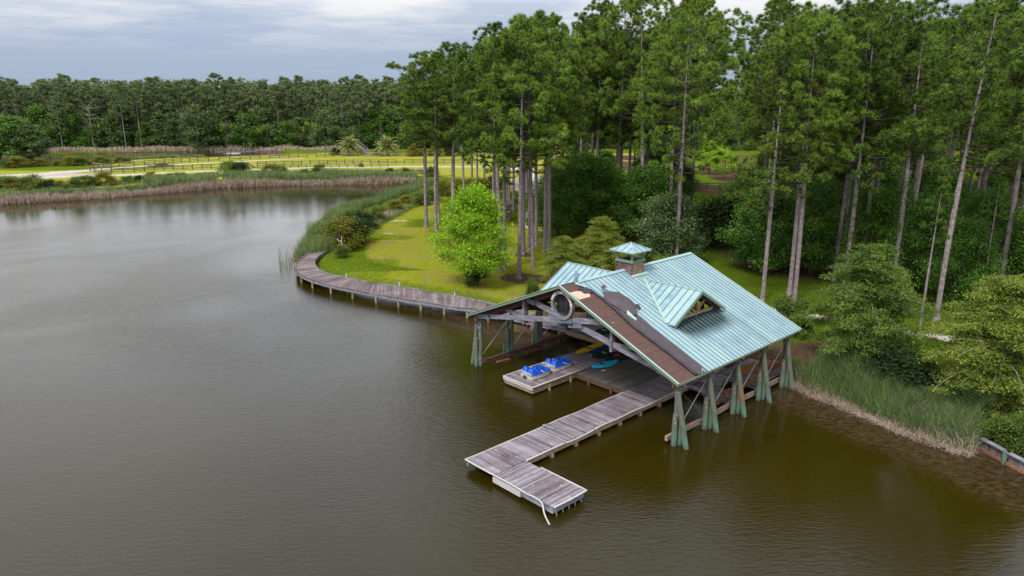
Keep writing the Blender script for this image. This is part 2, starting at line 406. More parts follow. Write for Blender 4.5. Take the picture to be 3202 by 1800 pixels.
nv = GX.size; V = np.stack([GX.ravel(), GY.ravel(), GZ.ravel()], 1); ny, nx = GX.shape
idx = np.arange(nv).reshape(ny, nx)
F = np.stack([idx[:-1, :-1].ravel(), idx[:-1, 1:].ravel(), idx[1:, 1:].ravel(), idx[1:, :-1].ravel()], 1)
def grid_mesh(name, V, F, attrs, mat):
    me = bpy.data.meshes.new(name); me.vertices.add(len(V)); me.vertices.foreach_set('co', V.astype(np.float32).ravel())
    me.loops.add(F.size); me.loops.foreach_set('vertex_index', F.astype(np.int32).ravel())
    me.polygons.add(len(F)); me.polygons.foreach_set('loop_start', np.arange(0, F.size, 4, dtype=np.int32))
    try: me.polygons.foreach_set('loop_total', np.full(len(F), 4, dtype=np.int32))
    except Exception: pass
    for k, v in attrs.items():
        at = me.attributes.new(k, 'FLOAT', 'POINT'); at.data.foreach_set('value', v.astype(np.float32).ravel())
    me.polygons.foreach_set('use_smooth', np.ones(len(F), bool)); me.materials.append(mat); me.update(calc_edges=True); return me
m, nt, o = newmat('grassy_ground'); N = NT(nt); M['ground'] = m
w = N.coords('World'); nA = N.noise(w, .35, 5, .65, .5); nB = N.noise(w, 2.2, 5, .7); nC = N.noise(w, 9, 3, .7)
at = lambda k: N.n('ShaderNodeAttribute', attribute_name=k).outputs['Fac']
dry = N.ramp(N.math('ADD', N.math('MULTIPLY', nA, .65), N.math('MULTIPLY', nB, .35)), [(.30, (.17, .24, .008)), (.43, (.265, .31, .012)), (.53, (.30, .285, .050)), (.63, (.27, .215, .085))])
farc = N.ramp(N.math('ADD', N.math('MULTIPLY', nA, .5), N.math('MULTIPLY', nB, .5)), [(.35, (.26, .29, .02)), (.65, (.38, .355, .07))])
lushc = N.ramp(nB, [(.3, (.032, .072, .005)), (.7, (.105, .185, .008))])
strawc = N.ramp(nC, [(.3, (.055, .032, .022)), (.7, (.16, .095, .07))])
sandc = N.ramp(nC, [(.3, (.35, .29, .24)), (.7, (.60, .55, .50))])
jit = lambda k, a: N.ramp(N.math('ADD', at(k), N.math('MULTIPLY', N.math('SUBTRACT', nB, .5), a)), [(.35, 0.0), (.65, 1.0)])
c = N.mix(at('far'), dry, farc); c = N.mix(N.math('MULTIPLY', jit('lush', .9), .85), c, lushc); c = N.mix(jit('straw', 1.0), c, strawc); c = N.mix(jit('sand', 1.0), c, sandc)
c = N.mix(at('wet'), c, (.045, .032, .020))
c = N.mix(N.math('MULTIPLY', N.ramp(nC, [(.35, 1.0), (.55, 0.0)]), .45), c, (.03, .04, .008))
b = N.bsdf(c, 1.0, .0, normal=N.bump(N.math('ADD', nB, nC), 1.0, .12)); N.l(b.outputs[0], o.inputs[0])
wet = sstep(.55, -.1, SD)
g = link('ground', grid_mesh('ground', V, F, {'lush': lush, 'straw': straw, 'sand': sand, 'far': far, 'wet': wet}, M['ground']), (0, 0, 0)); tag(g, kind='structure')
g['label'] = 'grassy banks and forest floor around the pond'

# water: one sheet per pond, murky, rippled by a light breeze
m, nt, o = newmat('murky_water'); N = NT(nt); M['water'] = m
w = N.coords('World', (1, 1, 1)); big = N.noise(w, .045, 3, .5, .6)
r1 = N.noise(N.coords('World', (.55, 1.5, 1), (0, 0, R(-22))), 3.3, 4, .62, .3)
r2 = N.noise(N.coords('World', (.8, 1.3, 1), (0, 0, R(30))), .9, 3, .5, .2)
calm = N.n('ShaderNodeAttribute', attribute_name='calm').outputs['Fac']
amp = N.math('MULTIPLY', N.math('SUBTRACT', 1.0, N.math('MULTIPLY', calm, .88)), N.ramp(big, [(.38, .40), (.6, 1.0)]))
h = N.math('MULTIPLY', N.math('ADD', N.math('MULTIPLY', r1, .038), N.math('MULTIPLY', r2, .015)), amp)
bp = N.n('ShaderNodeBump'); bp.inputs['Strength'].default_value = 1.0; bp.inputs['Distance'].default_value = 1.0; N.l(h, bp.inputs['Height'])
shal = N.n('ShaderNodeAttribute', attribute_name='shallow').outputs['Fac']
sn = N.noise(N.coords('World', (1, 1.6, 1), (0, 0, R(35))), 2.2, 6, .7, .5)
murk = N.ramp(N.noise(w, .03, 2), [(.35, (.017, .0125, .0010)), (.65, (.028, .021, .0014))])
bed = N.ramp(sn, [(.38, (.016, .011, .005)), (.55, (.050, .031, .013)), (.75, (.090, .058, .026))])
c = N.mix(N.ramp(N.math('ADD', shal, N.math('MULTIPLY', N.math('SUBTRACT', sn, .5), .5)), [(.3, 0.0), (.7, 1.0)]), murk, bed)
b = N.bsdf(c, .03, .7, normal=bp.outputs[0]); b.inputs['IOR'].default_value = 1.33; N.l(b.outputs[0], o.inputs[0])
wx = np.concatenate([np.arange(-430, -60, 6.0), np.arange(-60, 72, 1.5)]); wy = np.concatenate([[-118, -60, -20, 0, 10], np.arange(18, 130, 1.5), np.arange(130, 215, 4.0)])
WX, WY = np.meshgrid(wx, wy); wn_ = WX.size; wi = np.arange(wn_).reshape(WX.shape)
WF = np.stack([wi[:-1, :-1].ravel(), wi[:-1, 1:].ravel(), wi[1:, 1:].ravel(), wi[1:, :-1].ravel()], 1)
rb = np.array(P0([(3600, 1660), (3202, 1486), (2985, 1385), (2800, 1322), (2600, 1242), (2500, 1183)]) + [W(13.0, 12)[:2], W(11.6, 3)[:2], W(7.4, -4.5)[:2], gp(1514, 962)[:2], gp(1339, 930)[:2]])
d2 = np.full(WX.shape, 1e9)
for i in range(len(rb) - 1):
    ax, ay = rb[i]; bx, by = rb[i + 1]; ex, ey = bx - ax, by - ay; t = np.clip(((WX - ax) * ex + (WY - ay) * ey) / (ex * ex + ey * ey), 0, 1)
    d2 = np.minimum(d2, np.hypot(WX - ax - t * ex, WY - ay - t * ey))
shallow = sstep(7.0, 1.5, d2)
calmv = np.clip(sstep(60, 125, WY) * .93 + sstep(6, 22, WX) * sstep(70, 40, WY) * .45 + sstep(9, 1, d2) * .3, 0, .95)
wat = link('water', grid_mesh('water', np.stack([WX.ravel(), WY.ravel(), np.zeros(wn_)], 1), WF, {'shallow': shallow, 'calm': calmv}, M['water']), (0, 0, 0)); tag(wat, kind='structure')
wat['label'] = 'brown murky pond water with small ripples'
wx = np.arange(-330, -20, 5.0); wy = np.arange(215, 290, 5.0); WX, WY = np.meshgrid(wx, wy); wi = np.arange(WX.size).reshape(WX.shape)
WF = np.stack([wi[:-1, :-1].ravel(), wi[:-1, 1:].ravel(), wi[1:, 1:].ravel(), wi[1:, :-1].ravel()], 1)
w2 = link('back_pond_water', grid_mesh('back_pond_water', np.stack([WX.ravel(), WY.ravel(), np.full(WX.size, -.004)], 1), WF, {'shallow': np.zeros(WX.size), 'calm': np.full(WX.size, .1)}, M['water']), (0, 0, 0)); tag(w2, kind='structure')
w2['label'] = 'second pond beyond the paddock, in front of the far wood'

# paths: ragged-edged sheets a few mm above the ground
m, nt, o = newmat('crushed_shell_track'); N = NT(nt); M['track'] = m
w = N.coords('World'); a_ = N.noise(w, 1.3, 4, .7); b_ = N.noise(w, 9, 3, .7)
c = N.ramp(N.math('ADD', N.math('MULTIPLY', a_, .6), N.math('MULTIPLY', b_, .4)), [(.35, (.26, .23, .17)), (.5, (.46, .42, .36)), (.7, (.62, .58, .54))])
b = N.bsdf(c, .95, .1, normal=N.bump(b_, .6, .04)); N.l(b.outputs[0], o.inputs[0])
def ribbon(name, pts, widths, label, dz=.006, jag=.12, mat='track'):
    P = [np.array(p) for p in pts]; out = []
    for i in range(len(P) - 1):
        n = max(2, int(np.linalg.norm(P[i + 1] - P[i]) / 1.2))
        for k in range(n): t = k / n; out.append((P[i] * (1 - t) + P[i + 1] * t, widths[i] * (1 - t) + widths[i + 1] * t))
    out.append((P[-1], widths[-1])); mb = MB(); vs = []
    for i, (p, wd) in enumerate(out):
        d = out[min(i + 1, len(out) - 1)][0] - out[max(i - 1, 0)][0]; d = d / (np.linalg.norm(d) + 1e-9); n = np.array([-d[1], d[0]])
        l = wd / 2 * (1 + rng.normal(0, jag)); r = wd / 2 * (1 + rng.normal(0, jag))
        vs.append((*(p + n * l), LZ + dz)); vs.append((*(p - n * r), LZ + dz))
    mb.add(vs, [(2 * i + 1, 2 * i + 3, 2 * i + 2, 2 * i) for i in range(len(out) - 1)])
    ob = part(name, mb, M[mat]); tag(ob, label, kind='structure'); return ob
G = lambda l: [gp(x, y, LZ)[:2] for x, y in l]
ribbon('gravel_road', G([(-300, 560), (0, 557), (100, 556), (199, 552), (365, 548), (497, 541), (696, 532.5), (796, 529), (1000, 523), (1290, 520.5), (1540, 521), (1640, 530), (1665, 560), (1650, 592)]), [6, 5, 5, 4.5, 4, 3.6, 3.4, 3.4, 3.2, 3, 3, 4.5, 5, 4], 'pale gravel road curving along the far bank')
ribbon('sandy_track', G([(-60, 553), (100, 546), (200, 538), (285, 532), (345, 526), (470, 518), (660, 509), (800, 502), (950, 495)]), [5, 7, 7, 5, 4, 3, 2.6, 2.2, 1.5], 'sandy track leading into the paddock', dz=.010)
ribbon('footpath', G([(1655, 600), (1660, 630), (1664, 655), (1645, 668), (1632, 690), (1638, 705), (1660, 715), (1700, 722)]), [1.6, 1.5, 1.3, 1.2, 1.0, .9, .9, .8], 'worn pale footpath between the pines', jag=.3)
ribbon('forest_path', G([(2380, 960), (2440, 972), (2520, 985), (2620, 1000), (2700, 1015), (2800, 1030), (2880, 1045), (2960, 1058), (3080, 1072), (3250, 1085)]), [1.4, 1.5, 1.6, 1.6, 1.6, 1.8, 2.0, 1.9, 1.8, 1.6], 'pale stony path along the edge of the right-hand wood', jag=.3)
# ------------------------------------------------------------------ timber and metal materials
M['pine_board'] = wood('silvered_boards', [(.34, (.050, .030, .030)), (.48, (.125, .100, .106)), (.60, (.195, .170, .192)), (.80, (.34, .32, .36))], (.35, 7, 7), spots=(.62, .60, .56))
M['dark_board'] = wood('dark_deck_boards', [(.30, (.04, .036, .030)), (.50, (.095, .088, .078)), (.75, (.165, .155, .14))], (.35, 7, 7))
M['walk_board'] = wood('brown_boardwalk_boards', [(.28, (.040, .024, .024)), (.46, (.105, .074, .074)), (.62, (.165, .128, .130)), (.85, (.32, .29, .29))], (.35, 7, 7))
M['rust_wood'] = wood('red_brown_timber', [(.30, (.06, .028, .018)), (.55, (.19, .085, .055)), (.8, (.30, .15, .10))], (1, 1, 1), per_obj=False, world_scale=.6)
M['rafter'] = streak_wood('brown_rafters', [(.36, (.045, .022, .018)), (.55, (.12, .060, .048)), (.72, (.18, .10, .085))])
M['grey_wood'] = streak_wood('weathered_grey_timber', [(.38, (.055, .052, .070)), (.47, (.15, .148, .185)), (.57, (.25, .248, .30)), (.72, (.48, .47, .52))])
M['tan_wood'] = wood('tan_timber', [(.30, (.10, .066, .040)), (.55, (.26, .185, .125)), (.8, (.42, .33, .25))], (1, 1, 1), per_obj=False)
m, nt, o = newmat('green_treated_pile'); N = NT(nt); M['pile'] = m
g = N.noise(N.coords('Object', (1, 1, .16)), 9, 5, .7, .3); z = N.n('ShaderNodeSeparateXYZ'); N.l(N.n('ShaderNodeNewGeometry').outputs['Position'], z.inputs[0])
c = N.ramp(g, [(.30, (.045, .056, .045)), (.52, (.105, .150, .118)), (.75, (.24, .31, .24))])
hb = N.ramp(N.math('ADD', N.math('MULTIPLY', z.outputs['Z'], .55), N.math('MULTIPLY', g, .25)), [(0.05, (.05, .04, .022)), (.16, (.07, .11, .07)), (.34, (.145, .245, .175)), (.75, (.115, .15, .115)), (1.0, (.165, .150, .120))])
c = N.mix(.5, c, hb); rs = N.noise(N.coords('World', (1, 1, .4)), 1.6, 2, .5)
c = N.mix(N.math('MULTIPLY', N.ramp(rs, [(.63, 0.0), (.70, 1.0)]), .7), c, (.25, .10, .035))
b = N.bsdf(c, .85, .2, normal=N.bump(g, .7, .03)); N.l(b.outputs[0], o.inputs[0])
m, nt, o = newmat('verdigris_roof_metal'); N = NT(nt); M['roof'] = m
a_ = N.noise(N.coords('World'), .8, 5, .65, .4); b_ = N.noise(N.coords('World', (2, 2, 2)), 5, 4, .65)
info = N.n('ShaderNodeObjectInfo').outputs['Random']
pos_ = N.n('ShaderNodeNewGeometry').outputs['Position']
def _dot(v):
    d = N.n('ShaderNodeVectorMath', operation='DOT_PRODUCT'); N.l(pos_, d.inputs[0]); d.inputs[1].default_value = v; return d.outputs['Value']
cb_ = N.n('ShaderNodeCombineXYZ'); N.l(N.math('MULTIPLY', _dot((BX[0], BX[1], 0)), .45), cb_.inputs[0]); N.l(N.math('MULTIPLY', _dot((AX[0], AX[1], 0)), 3.2), cb_.inputs[1])
s_ = N.noise(cb_.outputs[0], 1.5, 5, .65, .2)
t = N.math('ADD', N.math('ADD', N.math('ADD', N.math('MULTIPLY', a_, .40), N.math('MULTIPLY', b_, .25)), N.math('MULTIPLY', s_, .38)), N.math('MULTIPLY', N.math('SUBTRACT', info, .5), .16))
c = N.ramp(t, [(.36, (.18, .295, .33)), (.46, (.265, .385, .43)), (.53, (.30, .42, .465)), (.60, (.315, .455, .45)), (.72, (.37, .53, .50))])
st = N.n('ShaderNodeAttribute', attribute_name='stain').outputs['Fac']
c = N.mix(N.ramp(N.math('MULTIPLY', st, N.math('ADD', .55, b_)), [(.10, 0.0), (.7, .97)]), c, (.020, .032, .028))
b = N.bsdf(c, .75, .12, .0, N.bump(b_, .15, .01)); N.l(b.outputs[0], o.inputs[0])
M['seam'] = plain('roof_seam_metal', (.12, .215, .245), .5, .4)
M['trim'] = plain('pale_green_trim', (.33, .46, .42), .6, .3, var=.3)
M['fascia_green'] = plain('green_fascia_board', (.17, .225, .155), .7, .2, var=.3)
M['paper'] = plain('brown_roof_underlayment', (.105, .062, .052), .85, .15, var=.22, scale=3.0)
M['flap'] = plain('loose_roofing_felt', (.085, .068, .078), .7, .25, var=.5, scale=3, bump=.8)
M['fold'] = plain('dark_folded_felt', (.045, .040, .052), .6, .3, var=.3, scale=4)
M['ply'] = plain('bare_plywood', (.62, .42, .31), .8, .2, var=.14, scale=12)
M['steel'] = plain('galvanised_steel_plate', (.16, .20, .235), .55, .4, .2, var=.75, scale=22)
M['rod'] = plain('steel_rod', (.42, .38, .38), .45, .5, .3)
M['white_edge'] = plain('white_bumper_strip', (.48, .465, .46), .6, .3, var=.3, scale=6)
M['black'] = plain('black_iron', (.022, .028, .032), .5, .4)
M['white'] = plain('white_plastic', (.72, .70, .68), .4, .4, var=.06)
M['shingle_red'] = wood('purple_brown_shingle', [(.3, (.045, .026, .026)), (.55, (.11, .065, .066)), (.8, (.22, .155, .165))], (1, 1, 1))
M['shingle_tan'] = wood('tan_shingle', [(.3, (.11, .075, .045)), (.55, (.215, .15, .10)), (.8, (.32, .24, .17))], (1, 1, 1))
M['dark_int'] = plain('dark_cupola_floor', (.02, .02, .02), .9, .1)

# ------------------------------------------------------------------ boathouse
HR, EL_, BR_, HB = 8.09, 4.10, 8.8, 9.33       # ridge height, eave height, ridge b, half span
SL = (HR - EL_) / HB
def rz(b): return HR - SL * abs(b - BR_)
A_F, A_B = -.77, 13.9
DC, DW, DZ, DB = 6.45, 2.9, 7.50, 5.95         # dormer centre a, half width, ridge height, distance of its gable from the main ridge
DS = (DZ - 5.82) / DW
VB0 = (HR - DZ) / SL; VB1 = (HR - 5.82) / SL    # distance from ridge where the valley starts / ends
bh = thing('boathouse', 'open timber boathouse on green piles, blue-green metal roof partly stripped to brown felt', 'boathouse', W(6.5, 8.8, 0))
def side_b(s, d): return BR_ + s * d             # d = horizontal distance down the slope
def prism(mb, poly, zf, th, mi=0):
    """poly in (a,d) -> plate of thickness th following height zf; returns"""
    pass
RB = MB()
def plate(mb, pts, th=.03, mi=0):
    """pts: world points (list, planar), extruded straight down by th"""
    n = len(pts); top = [tuple(p) for p in pts]; bot = [(p[0], p[1], p[2] - th) for p in pts]
    A = sum((pts[i][0] * pts[(i + 1) % n][1] - pts[(i + 1) % n][0] * pts[i][1]) for i in range(n))
    if A < 0: top.reverse(); bot.reverse()
    mb.add(top + bot, [tuple(range(n)), tuple(range(2 * n - 1, n - 1, -1))] + [(i, i + n, (i + 1) % n + n, (i + 1) % n) for i in range(n)], mi)
def valley(a):   # distance from ridge of the valley line at position a
    return VB0 + (abs(a - DC) / DW) * (VB1 - VB0)
def torn(d):     # front limit of the metal on the right slope
    xs_ = [0, .4, .9, 1.25, 1.95, 2.6, 4.2, 5.4, 9.4]; ys_ = [.62, .68, 1.08, 1.18, 1.36, 2.05, 2.28, 2.17, 2.17]
    return float(np.interp(d, xs_, ys_))
PW = .4175
def add_attr(ob, fn):
    me = ob.data; loc = ABS[ob.name]; v = np.empty(len(me.vertices) * 3, np.float32); me.vertices.foreach_get('co', v); v = v.reshape(-1, 3) + np.array(loc)
    rel = v[:, :2] - ORG; a = rel @ AX; b = rel @ BX
    at = me.attributes.new('stain', 'FLOAT', 'POINT'); at.data.foreach_set('value', np.array([fn(x, y) for x, y in zip(a, b)], np.float32))
def stain(a, b):
    d = b - BR_
    return max(0, 1 - max(0, (d - 6.0)) / 1.5) * max(0, min(1, (2.9 - abs(a - DC)) / .8)) * (1 if d > 5.3 else 0) + max(0, 1 - abs(a - 9.6) / .35) * .45 * (1 if d > 5 else 0)
for s in (1, -1):
    a = 13.9; pan = []
    while a > A_F + 1e-3:
        a0 = max(A_F, a - PW); pan.append((a0, a)); a = a0
    for (a0, a1) in pan:
        segs = []      # list of polygons (a,d)
        inD0, inD1 = abs(a0 - DC) < DW, abs(a1 - DC) < DW
        lim = lambda d: torn(d) if s > 0 else -9
        def rect(d0, d1, n=1):
            if s > 0 and a0 < 2.4:
                ds = np.linspace(d0, d1, 24); L = [(max(a0, min(a1, lim(d))), d) for d in ds]
                if all(p[0] >= a1 - 1e-4 for p in L): return None
                L = [(min(p[0], a1 - .0), p[1]) for p in L]
                keep = [p for p in L if p[0] < a1 - 1e-3]
                if len(keep) < 2: return None
                return keep + [(a1, keep[-1][1]), (a1, keep[0][1])]
            return [(a0, d0), (a0, d1), (a1, d1), (a1, d0)]
        if inD0 or inD1:
            segs.append([(a0, 0), (a0, min(valley(a0), VB1)), (a1, min(valley(a1), VB1)), (a1, 0)])
            if not (inD0 and inD1): segs[-1] = [(a0, 0), (a0, VB1 + .25), (a1, VB1 + .25), (a1, 0)] if False else segs[-1]
            segs.append([(a0, VB1 + .12), (a0, HB), (a1, HB), (a1, VB1 + .12)])
            if not (inD0 and inD1): segs = [[(a0, 0), (a0, HB), (a1, HB), (a1, 0)]]
        else:
            q = rect(0, HB)
            if q: segs.append(q)
        # tower hole on the ridge
        for pg in segs:
            mb = MB(); n = len(pg)
            if pg[0][1] == 0 and a0 > 5.7 and a1 < 7.35: pg = [(p[0], max(p[1], .68)) for p in pg]
            # subdivide along d for stain attribute
            if n == 4 and pg[0][0] == pg[1][0]:
                kk = 8; rows = []
                for i in range(kk + 1):
                    t = i / kk; dl = pg[0][1] * (1 - t) + pg[1][1] * t; dr = pg[3][1] * (1 - t) + pg[2][1] * t
                    rows.append((dl, dr))
                vs = []
                for dl, dr in rows:
                    vs += [W(a0 + .004, side_b(s, dl), HR - SL * dl), W(a1 - .004, side_b(s, dr), HR - SL * dr)]
                fs = [(2 * i, 2 * i + 1, 2 * i + 3, 2 * i + 2) if s > 0 else (2 * i + 1, 2 * i, 2 * i + 2, 2 * i + 3) for i in range(kk)]
                mb.add(vs, fs)
                vb = [(x, y, z - .05) for x, y, z in vs]; mb.add(vb, [tuple(reversed(f)) for f in fs])
                e = len(vs) - 2; mb.add([vs[e], vs[e + 1], vb[e + 1], vb[e]], [(0, 1, 2, 3)])
            else:
                plate(mb, [W(p[0], side_b(s, p[1]), HR - SL * p[1]) for p in pg], .05)
            # standing seam on the far edge
            d0, d1 = pg[-1][1], pg[-2][1] if n == 4 else pg[-2][1]
            d0, d1 = min(pg[-1][1], pg[-2][1]), max(pg[-1][1], pg[-2][1])
            if d1 - d0 > .1:
                mb.bar(W(a1 - .018, side_b(s, d0), HR - SL * d0 + .022), W(a1 - .018, side_b(s, d1), HR - SL * d1 + .022), .024, .046, mi=1)
            ob = part('roof_panel', mb, [M['roof'], M['seam']], bh)
            add_attr(ob, stain if s > 0 else (lambda a, b: 0.0))
# stripped strip of felt over boards at the front of the right slope (courses of felt, lapped)
dd = np.linspace(0.02, HB, 12)
for i in range(len(dd) - 1):
    d0, d1 = dd[i], dd[i + 1] + .03; t0 = .9 if d0 < 1.2 else 2.2; lift = .012 + .004 * (i % 2)
    aend = min(torn(d0), torn(d1)) + .05
    mb = MB(); z0 = HR - SL * d0 - .03 + lift * .3; z1 = HR - SL * d1 - .03 + lift * 1.4
    plate(mb, [W(A_F, side_b(1, d0), z0), W(A_F, side_b(1, d1), z1), W(aend, side_b(1, d1), z1), W(aend, side_b(1, d0), z0)], .05)
    part('felt_course', mb, M['paper'], bh)
mb = MB()   # nail heads
for _ in range(260):
    d = rng.uniform(.3, HB); a = rng.uniform(A_F + .1, min(2.0, torn(d)) - .05); x, y, z = W(a, side_b(1, d), HR - SL * d + .0)
    if rng.random() < .55: d = dd[rng.integers(1, 12)] - .08; x, y, z = W(a, side_b(1, d), HR - SL * d)
    mb.box(x - .008, x + .008, y - .008, y + .008, z - .02, z + .005)
part('nail_heads', mb, M['tan_wood'], bh, kind='stuff')
pl = [(-.65, .78), (-.02, .80), (.45, .98), (.70, 1.24), (.50, 1.52), (-.59, 1.51)]
mb = MB(); plate(mb, [W(a, side_b(1, d), HR - SL * d + .012) for a, d in pl], .02); part('plywood_patch', mb, M['ply'], bh)
# rolled fold of felt running down the slope
fp = [(.72, .95), (1.01, 1.12), (1.07, 2.24), (1.00, 3.45), (.81, 4.71), (.91, 6.17), (1.0, 7.53), (1.02, 9.25)]
pts = []
for i in range(40):
    d = .9 + (9.3 - .9) * i / 39; a = float(np.interp(d, [p[1] for p in fp], [p[0] for p in fp])); pts.append(W(a, side_b(1, d), HR - SL * d + .10 + .02 * math.sin(i * 1.3)))
mb = MB(); mb.tube(pts, [.05 + .045 * min(1, i / 14) for i in range(40)], 8); part('rolled_felt', mb, M['fold'], bh, smooth=True)
# purplish turned-back felt between the fold and the metal
vs = []; n_ = 30
for i in range(n_ + 1):
    d = 2.9 + (HB - 2.9) * i / n_; aL = float(np.interp(d, [p[1] for p in fp], [p[0] for p in fp])) + .02; aR = torn(d) + .03
    for k in range(5):
        t = k / 4; vs.append(W(aL * (1 - t) + aR * t, side_b(1, d), HR - SL * d + .02 + .10 * (1 - t) ** 2 + .02 * math.sin(d * 3 + k * 1.7)))
mb = MB(); fs = [(i * 5 + k, (i + 1) * 5 + k, (i + 1) * 5 + k + 1, i * 5 + k + 1) for i in range(n_) for k in range(4)]
mb.add(vs, fs); part('turned_back_felt', mb, M['flap'], bh, smooth=True)
# big loose flap blown up over the metal
U = [(1.32, 1.85), (1.55, 1.78), (2.15, 1.75), (2.65, 2.05), (2.95, 2.7), (2.85, 3.25), (2.45, 3.75)]
Lw = [(1.25, 2.0), (1.20, 2.35), (1.22, 2.7), (1.28, 3.1), (1.40, 3.5), (1.62, 3.85), (2.05, 4.1)]
vs = []
for (ua, ud), (la, ld) in zip(U, Lw):
    for k in range(6):
        t = k / 5; a = ua * (1 - t) + la * t; d = ud * (1 - t) + ld * t
        vs.append(W(a, side_b(1, d), HR - SL * d + .10 + .34 * math.sin(math.pi * min(1, t * .9 + .1)) * (1 if ud < 3.3 else .4) + rng.uniform(-.03, .03)))
mb = MB(); mb.add(vs, [(i * 6 + k, i * 6 + k + 1, (i + 1) * 6 + k + 1, (i + 1) * 6 + k) for i in range(6) for k in range(5)])
part('torn_felt_flap', mb, M['flap'], bh, smooth=True, label='dark felt flap blown back over the metal')
# crumpled felt near the ridge, bent metal scraps
vs = []
for i in range(5):
    for k in range(6):
        a = .25 + .8 * k / 5; d = .62 + .6 * i / 4 + .12 * k / 5
        vs.append(W(a, side_b(1, d), HR - SL * d + .06 + rng.uniform(-.05, .10)))
mb = MB(); mb.add(vs, [(i * 6 + k, (i + 1) * 6 + k, (i + 1) * 6 + k + 1, i * 6 + k + 1) for i in range(4) for k in range(5)]); part('crumpled_felt', mb, M['fold'], bh)
def scrap(name, corners, mat, z=.12):
    mb = MB(); P = [W(a, side_b(1, d), HR - SL * d + zz) for a, d, zz in corners]; plate(mb, P, .015); part(name, mb, M[mat], bh)
scrap('bent_metal_scrap', [(2.25, 1.30, .05), (2.62, 1.35, .30), (2.85, 2.05, .10), (2.6, 2.1, .06)], 'roof')
scrap('bent_metal_scrap', [(1.78, 1.28, .22), (2.02, 1.32, .42), (1.98, 1.55, .40), (1.76, 1.5, .20)], 'paper')
scrap('bent_metal_scrap', [(1.42, 3.75, .12), (1.55, 3.7, .30), (1.68, 4.35, .12), (1.58, 4.4, .05)], 'trim')
scrap('bent_metal_scrap', [(2.85, 3.1, .05), (3.25, 3.3, .10), (3.05, 3.65, .05), (2.75, 3.7, .05)], 'fold')
scrap('bent_metal_scrap', [(.62, -.05, .10), (1.0, -.3, .55), (1.12, .02, .50), (.85, .06, .05)], 'seam')
scrap('torn_metal_edge', [(.42, .25, .06), (.65, .1, .05), (1.2, .75, .05), (1.12, .95, .03), (.7, .62, .10)], 'roof')
mb = MB()
mb.bar(W(1.55, 18.13, EL_ + .04), W(1.72, 18.02, EL_ + .26), .02, .12); mb.bar(W(1.72, 18.02, EL_ + .26), W(1.95, 18.13, EL_ + .05), .02, .12); part('bent_eave_flashing', mb, M['trim'], bh)
# ridge caps, rake boards, eave trims
def roofbar(name, p, q, w_, h_, mat, up=(0, 0, 1)):
    mb = MB(); mb.bar(p, q, w_, h_, up); return part(name, mb, M[mat], bh)
for a0, a1 in ((.9, 5.74), (7.22, 13.92)):
    mb = MB()
    for s in (1, -1):
        plate(mb, [W(a0, BR_, HR + .075), W(a1, BR_, HR + .075), W(a1, BR_ + s * .22, HR + .075 - SL * .22), W(a0, BR_ + s * .22, HR + .075 - SL * .22)], .02)
    part('ridge_cap', mb, M['trim' if a0 > 5 else 'roof'], bh)
for af, nm in ((A_F - .03, 'front'), (A_B + .03, 'back')):
    for s in (1, -1):
        p = W(af, BR_, HR - .06); q = W(af, side_b(s, HB + .02), EL_ - .06)
        roofbar('rake_board', p, q, .06, .20, 'fascia_green', (0, 0, 1))
        roofbar('rake_flashing', W(af - .02, BR_, HR + .05), W(af - .02, side_b(s, HB + .02), EL_ + .05), .12, .03, 'trim', (0, 0, 1))
for s in (1, -1): roofbar('eave_trim', W(A_F, side_b(s, HB + .02), EL_ - .05), W(A_B, side_b(s, HB + .02), EL_ - .05), .04, .12, 'fascia_green')
